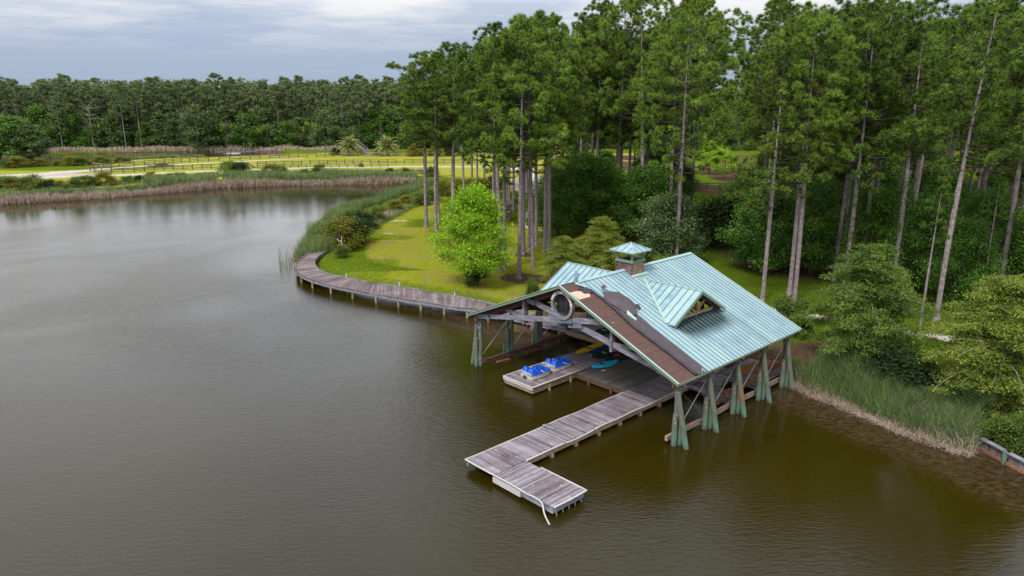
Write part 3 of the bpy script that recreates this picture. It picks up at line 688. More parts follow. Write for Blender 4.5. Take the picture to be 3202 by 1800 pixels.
# valley flashings and dormers
for s in (1, -1):
    dm = part('dormer_roof', MB() if False else (lambda mb: (mb.wbox(DC - .05, DC + .05, min(side_b(s, VB0), side_b(s, DB)), max(side_b(s, VB0), side_b(s, DB)), DZ + .045, DZ + .075), mb)[1])(MB()), M['trim'], bh)
    for sa in (1, -1):
        edge = [(DC, VB0), (DC, DB)]
        n = 9
        for i in range(n):   # panels run from dormer ridge down to valley, side by side along b
            w0 = VB0 + (DB - VB0) * i / n; w1 = VB0 + (DB - VB0) * (i + 1) / n - .008
            def wid(d): return DW * min(1, max(0, (d - VB0) / (VB1 - VB0)))
            u0, u1 = wid(w0), wid(w1)
            P = [W(DC, side_b(s, w0), DZ + .02), W(DC, side_b(s, w1), DZ + .02), W(DC + sa * u1, side_b(s, w1), DZ + .02 - DS * u1), W(DC + sa * u0, side_b(s, w0), DZ + .02 - DS * u0)]
            if i == 0: P = P[:3]
            mb = MB(); plate(mb, P, .04); mb.bar((P[1][0], P[1][1], P[1][2] + .03), (P[2][0], P[2][1], P[2][2] + .03), .032, .06, mi=1)
            ob = part('dormer_panel', mb, [M['roof'], M['seam']], bh)
        mb = MB(); mb.bar(W(DC, side_b(s, VB0 - .1), HR - SL * (VB0 - .1) + .055), W(DC + sa * DW, side_b(s, VB1), HR - SL * VB1 + .055), .2, .02); part('valley_flashing', mb, M['trim'], bh)
        mb = MB(); mb.bar(W(DC, side_b(s, DB + .03), DZ - .04), W(DC + sa * (DW + .03), side_b(s, DB + .03), DZ - .04 - DS * (DW + .03)), .05, .17); part('dormer_rake_board', mb, M['fascia_green'], bh)
        mb = MB(); mb.bar(W(DC, side_b(s, DB - .32), DZ - .16), W(DC + sa * (DW - .25), side_b(s, DB - .32), DZ - .16 - DS * (DW - .25)), .12, .20); part('dormer_rafter', mb, M['rafter'], bh)
        mb = MB(); P = [W(DC, side_b(s, VB0 + .3), DZ - .05), W(DC, side_b(s, DB - .05), DZ - .05), W(DC + sa * (DW - .06), side_b(s, DB - .05), DZ - .05 - DS * (DW - .06)), W(DC + sa * (DW - .06), side_b(s, VB1 - .1), DZ - .05 - DS * (DW - .06))]
        plate(mb, P, .03); part('dormer_soffit', mb, M['rafter'], bh)
        mb = MB(); mb.bar(W(DC, side_b(s, DB - .4), 6.0), W(DC + sa * 1.05, side_b(s, DB - .4), 6.95 - .12), .10, .13); part('dormer_strut', mb, M['tan_wood'], bh)
        mb = MB(); mb.bar(W(DC, side_b(s, DB - .4), 5.98), W(DC + sa * 2.1, side_b(s, DB - .4), 6.02), .12, .17); part('dormer_tie', mb, M['tan_wood'], bh)
    if s > 0:
        mb = MB(); mb.wbox(DC - 2.7, DC + 2.7, side_b(s, 2.0), side_b(s, 2.06), 4.9, 7.12); part('added_dormer_backing', mb, M['rafter'], bh)  # added board hiding the lawn beyond, so the dormer opening looks dark
    mb = MB(); mb.wbox(DC - .06, DC + .06, side_b(s, DB - .4) - .06, side_b(s, DB - .4) + .06, 5.6, DZ - .2); part('dormer_post', mb, M['rust_wood'], bh)
# cupola
CA = 6.45
cp = part('cupola_core', (lambda mb: (mb.hexa([W(CA - .76, BR_ + .80, 7.2), W(CA + .76, BR_ + .80, 7.2), W(CA + .76, BR_ - .80, 7.2), W(CA - .76, BR_ - .80, 7.2), W(CA - .66, BR_ + .68, 8.68), W(CA + .66, BR_ + .68, 8.68), W(CA + .66, BR_ - .68, 8.68), W(CA - .66, BR_ - .68, 8.68)]), mb)[1])(MB()), M['dark_int'], bh)
for face in range(4):
    for r in range(8):
        z0 = 7.45 + r * .158; nsh = 8
        hw = lambda z: .80 - .125 * (z - 7.2) / 1.48
        for k in range(nsh):
            t0 = -1 + 2 * (k + (.5 if r % 2 else 0) * .6) / nsh; t1 = min(1, t0 + 2 / nsh - .02)
            if t1 - t0 < .05: continue
            zz0, zz1 = z0 + rng.uniform(-.012, .012), z0 + .165; w0, w1 = hw(zz0), hw(zz1); P = []
            for (t, z, w_, off) in ((t0, zz0, w0, .035), (t1, zz0, w0, .035), (t1, zz1, w1, .012), (t0, zz1, w1, .012)):
                u, v_ = t * w_, w_ + off
                P.append({0: (CA - v_ * .95, BR_ + u), 1: (CA + u * .95, BR_ + v_), 2: (CA + v_ * .95, BR_ - u), 3: (CA - u * .95, BR_ - v_)}[face] + (z,))
            cen = np.mean([W(*p) for p in P], 0); inn = W(CA, BR_, cen[2]); dirv = np.array([inn[0] - cen[0], inn[1] - cen[1], 0]); dirv /= np.linalg.norm(dirv)
            Q = [W(*p) for p in P]; mb = MB(); mb.hexa([tuple(np.array(q) + dirv * .03) for q in Q] + Q)
            part('shingle', mb, M['shingle_red' if face in (0, 3) else 'shingle_tan'], cp)
mb = MB()
for a0, a1, b0, b1 in ((-.74, .74, -.76, -.60), (-.74, .74, .60, .76), (-.74, -.58, -.60, .60), (.58, .74, -.60, .60)): mb.wbox(CA + a0, CA + a1, BR_ + b0, BR_ + b1, 8.64, 8.80)
part('cupola_sill', mb, M['fascia_green'], cp)
for sa in (-1, 1):
    for sb in (-1, 1):
        mb = MB(); mb.wbox(CA + sa * .60 - .07, CA + sa * .60 + .07, BR_ + sb * .62 - .07, BR_ + sb * .62 + .07, 8.80, 9.46); part('cupola_post', mb, M['fascia_green'], cp)
apex = W(CA, BR_, 9.93); cr = [W(CA - 1.03, BR_ - 1.05, 9.44), W(CA + 1.03, BR_ - 1.05, 9.44), W(CA + 1.03, BR_ + 1.05, 9.44), W(CA - 1.03, BR_ + 1.05, 9.44)]
for i in range(4):
    p, q = cr[i], cr[(i + 1) % 4]; mb = MB(); plate(mb, [p, q, apex], .03)
    for t in (.25, .5, .75):
        e = tuple(p[j] * (1 - t) + q[j] * t for j in range(3)); k = min(t, 1 - t) * 2; mid = tuple(((p[j] + q[j]) / 2) for j in range(3))
        top = tuple(e[j] + (apex[j] - mid[j]) * k for j in range(3)); 
        if k > .99: top = apex
        mb.bar((e[0], e[1], e[2] + .02), (top[0], top[1], top[2] + .02), .025, .04, mi=1)
    mb.bar((p[0], p[1], p[2] + .02), (apex[0], apex[1], apex[2] + .02), .09, .03)
    part('cupola_roof_panel', mb, [M['roof'], M['seam']], cp)
    mb = MB(); mb.bar((p[0], p[1], p[2] - .05), (q[0], q[1], q[2] - .05), .05, .08); part('cupola_eave_trim', mb, M['fascia_green'], cp)
mb = MB(); plate(mb, [W(CA - .95, side_b(1, .98), HR - SL * .98 + .07), W(CA + .95, side_b(1, .98), HR - SL * .98 + .07), W(CA + .85, side_b(1, .78), HR - SL * .78 + .08), W(CA - .85, side_b(1, .78), HR - SL * .78 + .08)], .02); part('cupola_flashing', mb, M['trim'], bh)

# trusses (scissor) at the five bents and between them
def beam(mb, b0, z0, b1, z1, a, w_=.16, h_=.34, mi=0): mb.bar(W(a, b0, z0), W(a, b1, z1), w_, h_, (0, 0, 1), mi)
def truss(a, front):
    gm = 'grey_wood' if front else 'rafter'; rm = 'rust_wood' if front else 'rafter'
    for s in (1, -1):
        sb = lambda d: BR_ - s * d
        mb = MB(); beam(mb, sb(0), HR - .34, sb(9.15), HR - .34 - SL * 9.15, a, .16, .38); part('top_chord', mb, M['rafter'], bh)
        mb = MB(); beam(mb, sb(9.2), 3.95, sb(-3.5), 6.34, a - (.17 if s > 0 else 0), .15, .34); part('scissor_chord', mb, M[gm], bh)
        mb = MB(); P = W(a, sb(3.9), 0); mb.wbox(a + .02, a + .20, sb(3.9) - .10, sb(3.9) + .10, 4.55, 6.35); part('king_strut', mb, M[rm], bh)
        if front:
            mb = MB(); mb.wbox(a - .20, a - .01, sb(3.9) - .09, sb(3.9) + .09, 4.5, 6.4); part('strut_cover_board', mb, M['grey_wood'], bh); mb = MB(); mb.wbox(a - .215, a - .20, sb(3.9) - .095, sb(3.9) + .095, 4.75, 5.25); part('gusset_plate', mb, M['steel'], bh)
            for (bb, zz, ln, tilt) in ((3.9, 4.95, .0, 0), (-3.2, 6.28, .7, .188), (8.0, 4.18, 1.3, .188), (.0, 5.68, 1.5, .188), (.9, 5.52, 1.2, -.188)):
                if ln == 0: continue
                mb = MB(); beam(mb, sb(bb + ln / 2), zz - tilt * s * 0 - tilt * ln / 2 , sb(bb - ln / 2), zz + tilt * ln / 2, a - .19 - (.17 if (s > 0 and tilt > 0) else 0) * 1, .012, .345); part('gusset_plate', mb, M['steel'], bh)
        mb = MB(); beam(mb, sb(4.05), 4.98, sb(6.6), 5.15 + .02, a, .13, .22); part('web_strut', mb, M[gm], bh)
    mb = MB(); mb.wbox(a - .07, a + .07, BR_ - .08, BR_ + .08, 5.6, HR - .3); part('king_post', mb, M[rm if not front else 'rust_wood'], bh)
truss(-.05, True)
for a in (3.25, 6.5, 9.75, 13.0): truss(a, False)
# roof boards seen from below, and purlins whose tails show under the eaves
for s in (1, -1):
    for a0, a1 in ((A_F + .05, DC - DW - .05), (DC + DW + .05, A_B - .05)):
        mb = MB(); plate(mb, [W(a0, side_b(s, .05), HR - SL * .05 - .085), W(a0, side_b(s, HB - .05), EL_ - .064), W(a1, side_b(s, HB - .05), EL_ - .064), W(a1, side_b(s, .05), HR - SL * .05 - .085)], .03); part('roof_deck', mb, M['rafter'], bh)
    for sa in (1, -1):
        mb = MB(); q = [(DC, .05), (DC + sa * (DW + .05), .05), (DC + sa * (DW + .05), VB1), (DC, VB0)]; plate(mb, [W(a_, side_b(s, d_), HR - SL * d_ - .085) for a_, d_ in q], .03); part('roof_deck', mb, M['rafter'], bh)
    mb = MB(); plate(mb, [W(a_, side_b(s, d_), HR - SL * d_ - .075) for a_, d_ in ((DC - DW - .05, VB1 + .2), (DC - DW - .05, HB - .05), (DC + DW + .05, HB - .05), (DC + DW + .05, VB1 + .2))], .02); part('roof_deck', mb, M['rafter'], bh)
    mb = MB(); mb.bar(W(-.5, side_b(s, 8.75), EL_ - .28), W(13.6, side_b(s, 8.75), EL_ - .28), .14, .30); part('eave_beam', mb, M['rust_wood'], bh)
for a in (.0, 3.25, 6.5, 9.75, 13.0):
    for s in (1, -1):
        mb = MB(); b0, b1 = sorted((side_b(s, 8.6), side_b(s, 9.22))); mb.wbox(a - .09, a + .09, b0, b1, EL_ - .36, EL_ - .14); part('beam_tail', mb, M['tan_wood'], bh)
# wheel sign
mb = MB(); RA = -.42; RC = (8.76, 6.72); ro, ri = .96, .76; n = 48; vs = []
for i in range(n):
    t = 2 * math.pi * i / n
    for rr, aa in ((ro, RA - .12), (ro, RA + .12), (ri, RA + .12), (ri, RA - .12)): vs.append(W(aa, RC[0] + rr * math.sin(t), RC[1] + rr * math.cos(t)))
fs = []
for i in range(n):
    j = (i + 1) % n
    for k in range(4): fs.append((i * 4 + k, j * 4 + k, j * 4 + (k + 1) % 4, i * 4 + (k + 1) % 4))
mb.add(vs, fs); ring = part('sign_ring', mb, M['grey_wood'], bh, label='round grey timber sign ring reading HAMPTON ISLAND')
for i in range(32):
    t = 2 * math.pi * (i + .5) / 32; mb = MB(); mb.bar(W(RA, RC[0] + .08 * math.sin(t), RC[1] + .08 * math.cos(t)), W(RA, RC[0] + ri * math.sin(t), RC[1] + ri * math.cos(t)), .018, .03); part('spoke', mb, M['black'], ring)
mb = MB(); mb.tube([W(RA - .06, *RC), W(RA + .06, *RC)], .11, 12); part('hub', mb, M['black'], ring)
TXT = 'HAMPTON ISLAND'
span = R(150)
for i, ch in enumerate(TXT):
    if ch == ' ': continue
    t = -span / 2 + span * i / (len(TXT) - 1) + R(6)
    cu = bpy.data.curves.new('letter', 'FONT'); cu.body = ch; cu.size = .25; cu.align_x = 'CENTER'; cu.align_y = 'CENTER'; cu.extrude = .008; cu.offset = .010
    cu.resolution_u = 2
    cu.materials.append(M['white']); pos = W(RA - .135, RC[0] + .865 * math.sin(t), RC[1] + .865 * math.cos(t))
    # orientation: letter normal points to -a (towards the lake)
    xax = Vector((BX[0] * math.cos(t), BX[1] * math.cos(t), -math.sin(t))); yax = Vector((BX[0] * math.sin(t), BX[1] * math.sin(t), math.cos(t))); zax = xax.cross(yax)
    tmp = bpy.data.objects.new('tmp', cu); me = bpy.data.meshes.new_from_object(tmp); bpy.data.objects.remove(tmp); bpy.data.curves.remove(cu)
    ob = link('letter', me, pos, ring); ob.rotation_euler = Matrix((xax, yax, zax)).transposed().to_euler()
# piles
def pile(p, q, r0=.17, r1=.15, cap=None, name='pile'):
    mb = MB(); n = 5; pts = [tuple(np.array(p) * (1 - i / n) + np.array(q) * (i / n) + np.array([rng.normal(0, .008), rng.normal(0, .008), 0])) for i in range(n + 1)]
    mb.tube(pts, [r0 + (r1 - r0) * i / n for i in range(n + 1)], 12); o_ = part(name, mb, M['pile'], bh, smooth=False)
    return o_
for i, a in enumerate((0, 3.25, 6.5, 9.75, 13.0)):
    for s, b0 in ((1, 17.6), (-1, 0.0)):
        j = lambda: rng.uniform(-.05, .05)
        o_ = 1 if s > 0 else -1
        pile(W(a + j(), b0, -1.2), W(a + j(), b0 - o_ * .02, EL_ - .35), .17, .15)                     # main post
        if s > 0:
            pile(W(a + .03, b0 + 1.02, -1.2), W(a - .47, b0 + .30, 3.5 + j()), .175, .15)              # raker
            pile(W(a - .28, b0 + .12, -1.2), W(a - .27, b0 + .10, 2.05 + j() * 2), .185, .17)           # short stub
            pile(W(a + .05, b0 + .30, -1.2), W(a + .02, b0 + .28, 2.0 + j() * 2), .15, .14)
        else:
            pile(W(a - .19, b0 - .85, -1.2), W(a - .05, b0 - .28, 3.3), .16, .14)
            pile(W(a - .28, b0 - .12, -1.2), W(a - .26, b0 - .12, 2.25 + j() * 2), .165, .155)
        mb = MB(); mb.tube([W(a, b0, EL_ - 1.15), W(a, b0, EL_ - .95)], .185, 12); mb.wbox(a - .06, a + .06, b0 - .2, b0 + .2, EL_ - .95, EL_ - .25); part('post_bracket', mb, M['steel'], bh)
        mb = MB(); mb.tube([W(a, b0, .55), W(a, b0, .72)], .20, 12); part('post_collar', mb, M['steel'], bh)
        for k in range(2):
            x, y, z = W(a - .47 + k * .05, b0 + (.15 if s > 0 else -.2) + k * .06, 1.80 - k * .30); mb = MB(); mb.sphere((x, y, z), .028, 6, 4); part('bolt', mb, M['white'], bh)
    if i < 4:
        for s, b0 in ((1, 17.6), (-1, 0.0)):
            mb = MB(); mb.tube([W(a + .12, b0, .75), W(a + 3.15, b0, 3.35)], .022, 6); part('brace_rod', mb, M['rod'], bh)
            mb = MB(); mb.tube([W(a + .12, b0, 3.3), W(a + 3.15, b0, .75)], .018, 6); part('brace_rod', mb, M['rust_wood'], bh)
for s, b0 in ((1, 17.35), (-1, .28)):
    a0 = -.6 if s > 0 else .1
    for k in range(4):
        a1 = a0 + 3.4; tilt = [.0, -.08, .10, .02][k]
        mb = MB(); mb.bar(W(a0, b0, .42 + tilt), W(min(a1, 13.0), b0 + .02, .42 - tilt * .5), .16, .30); part('low_beam', mb, M['tan_wood' if s > 0 else 'rafter'], bh); a0 = a1 + .02
    mb = MB(); mb.bar(W(1.2, b0 - .25 * s, .12), W(2.6, b0 - .3 * s, .05), .14, .14); mb.bar(W(4.5, b0 - .25 * s, .15), W(6.4, b0 - .28 * s, .04), .14, .14); part('sunken_beam', mb, M['rust_wood'], bh)

# ------------------------------------------------------------------ docks (boards one by one)
MESHC = {}
def board_mesh(key, L, w_, t, mat):
    if key not in MESHC:
        vs = []; 
        me = bpy.data.meshes.new('plank')
        hx, hy, hz = L / 2, w_ / 2, t / 2; c = .008
        P = [(-hx, -hy, -hz), (hx, -hy, -hz), (hx, hy, -hz), (-hx, hy, -hz), (-hx, -hy, hz - c), (hx, -hy, hz - c), (hx, hy, hz - c), (-hx, hy, hz - c), (-hx + c, -hy + c, hz), (hx - c, -hy + c, hz), (hx - c, hy - c, hz), (-hx + c, hy - c, hz)]
        me.from_pydata(P, [], [(0, 3, 2, 1), (0, 1, 5, 4), (1, 2, 6, 5), (2, 3, 7, 6), (3, 0, 4, 7), (4, 5, 9, 8), (5, 6, 10, 9), (6, 7, 11, 10), (7, 4, 8, 11), (8, 9, 10, 11)])
        me.materials.append(mat); MESHC[key] = me
    return MESHC[key]
def boards(root, a0, a1, b0, b1, z, along, pitch, mat, t=.045, warp=.012, skip=lambda a, b: False, fill=.92, label=None):
    """along 'b': boards run across (b), stacked along a; along 'a': the other way"""
    L = (b1 - b0) if along == 'b' else (a1 - a0); n = int(round(((a1 - a0) if along == 'b' else (b1 - b0)) / pitch))
    p = ((a1 - a0) if along == 'b' else (b1 - b0)) / n
    me = board_mesh((round(L, 2), round(p, 3), mat), L, p * fill, t, M[mat])
    for i in range(n):
        s_ = (i + .5) * p
        if along == 'b': a, b = a0 + s_, (b0 + b1) / 2; rz_ = math.atan2(BX[1], BX[0])
        else: a, b = (a0 + a1) / 2, b0 + s_; rz_ = YAW
        if skip(a, b): continue
        x, y, _ = W(a + (rng.uniform(-.02, .02) if along == 'a' else 0), b + (rng.uniform(-.025, .025) if along == 'b' else 0))
        link('plank', me, (x, y, z - t / 2 + rng.uniform(-warp, warp * .5)), root, rz_ + rng.normal(0, .002) + (math.pi if rng.random() < .5 else 0))
def strip(root, pts, name='edge_bumper', w_=.09, h_=.10, mat='white_edge'):
    mb = MB()
    mb.tube(pts, w_ / 2, 8); return part(name, mb, M[mat], root, smooth=True)
DZ0 = .60
wk = thing('walkway_dock', 'long silvery plank walkway dock running out from the boathouse', 'dock', W(-1.5, 12.7, .3))
boards(wk, -11.0, 10.2, 11.55, 13.85, DZ0, 'b', .145, 'pine_board')
for b_ in (11.62, 13.78):
    mb = MB(); mb.wbox(-10.95, 10.1, b_ - .05, b_ + .05, .22, DZ0 - .06); part('side_joist', mb, M['tan_wood'], wk)
for i, a in enumerate(np.arange(-8.6, 7, 2.05)):
    for b_ in (11.7, 13.7):
        mb = MB(); mb.wbox(a - .10, a + .10, b_ - .12, b_ + .18, -.6, .20); part('dock_float_post', mb, M['tan_wood'], wk)
def wavy(a0, a1, b, amp, n=40, seed=0, z=DZ0 - .01):
    r = np.random.default_rng(seed); ph = r.uniform(0, 6, 3); P = []
    for i in range(n + 1):
        t = i / n; a = a0 + (a1 - a0) * t; P.append(W(a, b + amp * (math.sin(a * 1.1 + ph[0]) * .6 + math.sin(a * 2.3 + ph[1]) * .3), z + amp * .4 * math.sin(a * 1.6 + ph[2])))
    return P
strip(wk, wavy(-11.03, 2.9, 11.53, .03, seed=1), w_=.07)
strip(wk, wavy(-8.68, -5.6, 13.90, .02, 12, 2)); strip(wk, wavy(-5.55, -3.0, 13.92, .10, 16, 3)); strip(wk, wavy(-2.95, 7.0, 13.90, .05, 40, 4))
strip(wk, [W(7.05, 13.9, DZ0), W(7.05, 14.0, DZ0)], mat='tan_wood')
wk2 = thing('dock_end_platform', 'L-shaped end platform of the walkway with white bumper strips and bird droppings', 'dock', W(-9.8, 16, .3))
boards(wk2, -11.0, -8.68, 13.90, 18.18, DZ0 - .006, 'a', .142, 'pine_board')
for a_ in (-10.93, -8.75):
    mb = MB(); mb.wbox(a_ - .05, a_ + .05, 13.95, 18.1, .2, DZ0 - .07); part('side_joist', mb, M['grey_wood'], wk2)
mb = MB(); mb.wbox(-10.9, -8.8, 18.02, 18.12, .2, DZ0 - .07); part('end_joist', mb, M['grey_wood'], wk2)
mb = MB(); mb.wbox(-11.06, -11.0, 13.8, 15.9, .18, DZ0 - .12); part('face_board', mb, M['white_edge'], wk2)
def path(P, n=8):
    out = []
    for i in range(len(P) - 1):
        p0 = np.array(P[max(i - 1, 0)]); p1 = np.array(P[i]); p2 = np.array(P[i + 1]); p3 = np.array(P[min(i + 2, len(P) - 1)])
        for k in range(n):
            t = k / n; out.append(tuple(.5 * ((2 * p1) + (-p0 + p2) * t + (2 * p0 - 5 * p1 + 4 * p2 - p3) * t * t + (-p0 + 3 * p1 - 3 * p2 + p3) * t ** 3)))
    out.append(tuple(P[-1])); return out
strip(wk2, path([W(-11.04, 11.5, DZ0), W(-11.05, 13.0, DZ0), W(-11.04, 14.5, DZ0 + .01), W(-11.06, 15.6, DZ0 + .02), W(-11.0, 16.3, DZ0 - .06), W(-11.02, 16.9, DZ0 - .01), W(-11.12, 17.5, DZ0 - .02), W(-11.45, 18.0, DZ0 - .25), W(-11.6, 18.5, .05)]), w_=.08)
strip(wk2, [W(-8.64, 15.0, DZ0), W(-8.63, 18.2, DZ0)], w_=.08); strip(wk2, path([W(-8.62, 18.22, DZ0), W(-9.8, 18.24, DZ0 - .01), W(-11.0, 18.2, DZ0)]), w_=.10)
for k in range(5):
    mb = MB(); a = -10.7 + k * .45; mb.tube([W(a, 18.1, .2), W(a, 18.1, -.3)], .03, 6); part('hanging_bracket', mb, M['rod'], wk2)
cl = solo('mooring_cleat_board', (lambda mb: (mb.bar(W(-5.0, 11.55, DZ0 + .10), W(-4.75, 12.35, DZ0 + .03), .16, .04), mb.bar(W(-4.9, 11.45, DZ0 + .03), W(-4.7, 11.75, DZ0 + .14), .10, .05), mb)[2])(MB()), M['grey_wood'], 'loose grey board lying across the inner edge of the walkway dock', 'board')
# pedal boat dock
pd = thing('boat_dock', 'silver plank dock on the left under the roof, carrying the two pedal boats', 'dock', W(3, 5.4, .3))
boards(pd, -1.22, 10.4, 3.98, 6.86, DZ0 + .05, 'b', .145, 'pine_board')
for b_ in (4.02, 6.80):
    mb = MB(); mb.wbox(-1.18, 10.3, b_ - .05, b_ + .05, .15, DZ0 - .01); part('side_joist', mb, M['tan_wood'], pd)
mb = MB(); mb.wbox(-1.2, -1.1, 4.08, 6.74, .15, DZ0 - .01); part('end_joist', mb, M['tan_wood'], pd)
mb = MB(); mb.wbox(-1.27, -1.205, 3.95, 6.9, .42, DZ0 + .01); part('face_board', mb, M['white_edge'], pd)
strip(pd, [W(-1.25, 3.95, DZ0 + .06), W(5.6, 3.94, DZ0 + .06)], w_=.05)
strip(pd, path([W(-1.27, 3.95, DZ0 + .05), W(-1.24, 5.0, DZ0 + .04), W(-1.30, 5.9, DZ0 + .06), W(-1.27, 6.9, DZ0 + .05)]), w_=.09)
strip(pd, [W(-1.27, 6.9, DZ0 + .05), W(6.3, 6.92, DZ0 + .05)], w_=.09)
for a in (.4, 2.6): 
    mb = MB(); mb.wbox(a - .08, a + .08, 6.86, 6.98, -.3, .45); part('dock_float_post', mb, M['tan_wood'], pd)
# main deck
M['dark_joist'] = plain('dark_joist', (.10, .06, .045), .9, .1)
md = thing('central_deck', 'dark worn deck under the boathouse roof between the two light docks', 'deck', W(8, 9.2, .2))
boards(md, 3.2, 13.2, 6.98, 11.48, DZ0 - .06, 'a', .15, 'dark_board')
mb = MB(); mb.wbox(3.12, 3.22, 6.98, 11.48, .18, DZ0 - .12); part('end_joist', mb, M['dark_joist'], md)
for b_ in (8.2, 10.2):
    mb = MB(); mb.wbox(3.02, 3.12, b_ - .1, b_ + .1, -.3, .4); part('dock_float_post', mb, M['dark_joist'], md)
rd = thing('rear_deck', 'brown deck at the back left of the boathouse reached by the boardwalk', 'deck', W(11.5, 2, .4))
boards(rd, 9.3, 13.6, .35, 3.9, .86, 'b', .15, 'walk_board')
mb = MB(); mb.wbox(9.2, 9.3, .3, 3.95, .48, .84); part('end_joist', mb, M['tan_wood'], rd)
rd2 = thing('side_deck', 'brown rear deck at the right of the boathouse where the rust-brown hull lies', 'deck', W(12.5, 15.5, .4))
boards(rd2, 10.35, 14.9, 13.95, 17.15, DZ0 + .02, 'a', .15, 'walk_board')
mb = MB(); mb.wbox(10.22, 10.34, 13.9, 17.3, .35, DZ0 + .02); part('end_joist', mb, M['grey_wood'], rd2)
rd3 = thing('finger_dock', 'narrow brown finger dock between the walkway and the right-hand piles', 'dock', W(7.5, 15.6, .4))
boards(rd3, 7.15, 7.98, 13.95, 16.9, DZ0, 'a', .14, 'walk_board')
for a_ in (7.08, 8.05):
    mb = MB(); mb.wbox(a_ - .05, a_ + .05, 13.9, 17.2, .35, DZ0 + .01); part('edge_joist', mb, M['grey_wood'], rd3)
for k, (a0, b0, a1, b1) in enumerate(((5.6, 16.9, 8.2, 16.3), (8.9, 16.6, 11.5, 16.5))):
    mb = MB(); mb.bar(W(a0, b0, .62), W(a1, b1, .72), .20, .16); tag(part('loose_beam', mb, M['rust_wood']), ('rusty red loose beam lying across the narrow finger dock', 'rusty red loose beam propped between the right-hand piles and the side deck')[k], 'beam')
# ------------------------------------------------------------------ boats
for k, c_, r_ in (('blue_plastic', (.010, .085, .52), .3), ('cyan_plastic', (.03, .47, .70), .35), ('yellow_plastic', (.68, .43, .012), .4), ('navy_plastic', (.012, .05, .26), .35), ('green_hull', (.008, .030, .026), .4), ('hull_white', (.55, .52, .47), .5), ('dark_inside', (.02, .025, .03), .6), ('red_vest', (.5, .015, .02), .7), ('rope', (.55, .50, .48), .9), ('rust_hull', (.24, .105, .045), .8), ('moss_hull', (.19, .15, .03), .9), ('teal_hull', (.015, .06, .055), .5)):
    M[k] = plain(k, c_, r_, .45 if r_ < .5 else .15, var=.12)
def hullshape(L, wfn, top, bot, nu=26, nv=14):
    """closed shell: top surface z=top(u,v), bottom z=bot(u,v), u along, v across in -1..1"""
    mt, mb = MB(), MB(); T = []; B = []
    for i in range(nu + 1):
        u = -1 + 2 * i / nu; w_ = wfn(u)
        for j in range(nv + 1):
            v = -1 + 2 * j / nv; T.append((u * L / 2, v * w_, top(u, v)))
            vb = v; B.append((u * L / 2 * (.985 if abs(v) < .7 else 1) * (.97), v * w_ * (.90 if abs(v) < .99 else 1), bot(u, v)))
    ft = []; fb = []
    for i in range(nu):
        for j in range(nv):
            a = i * (nv + 1) + j; ft.append((a, a + nv + 1, a + nv + 2, a + 1)); fb.append((a, a + 1, a + nv + 2, a + nv + 1))
    mt.add(T, ft); mb.add(B, fb)
    # rim wall
    rim = [i * (nv + 1) for i in range(nu + 1)] + [nu * (nv + 1) + j for j in range(1, nv + 1)] + [i * (nv + 1) + nv for i in range(nu - 1, -1, -1)] + [j for j in range(nv - 1, 0, -1)]
    n = len(rim); mb.add([T[k] for k in rim] + [B[k] for k in rim], [(i, i + n, (i + 1) % n + n, (i + 1) % n) for i in range(n)])
    return mt, mb
def local_part(name, mb, mat, root, smooth=True):
    me, c = mb.mesh(name, mat, smooth, center=(0, 0, 0)); o = bpy.data.objects.new(name, me); COL.objects.link(o); o.parent = root; ABS[o.name] = (0, 0, 0); return o
def place(root, a, b, z, phi=0):
    x, y, _ = W(a, b); root.location = (x, y, z); root.rotation_euler = (0, 0, YAW - phi)
def sq(u, p): return max(0.0, 1 - abs(u) ** p) ** (1 / p)
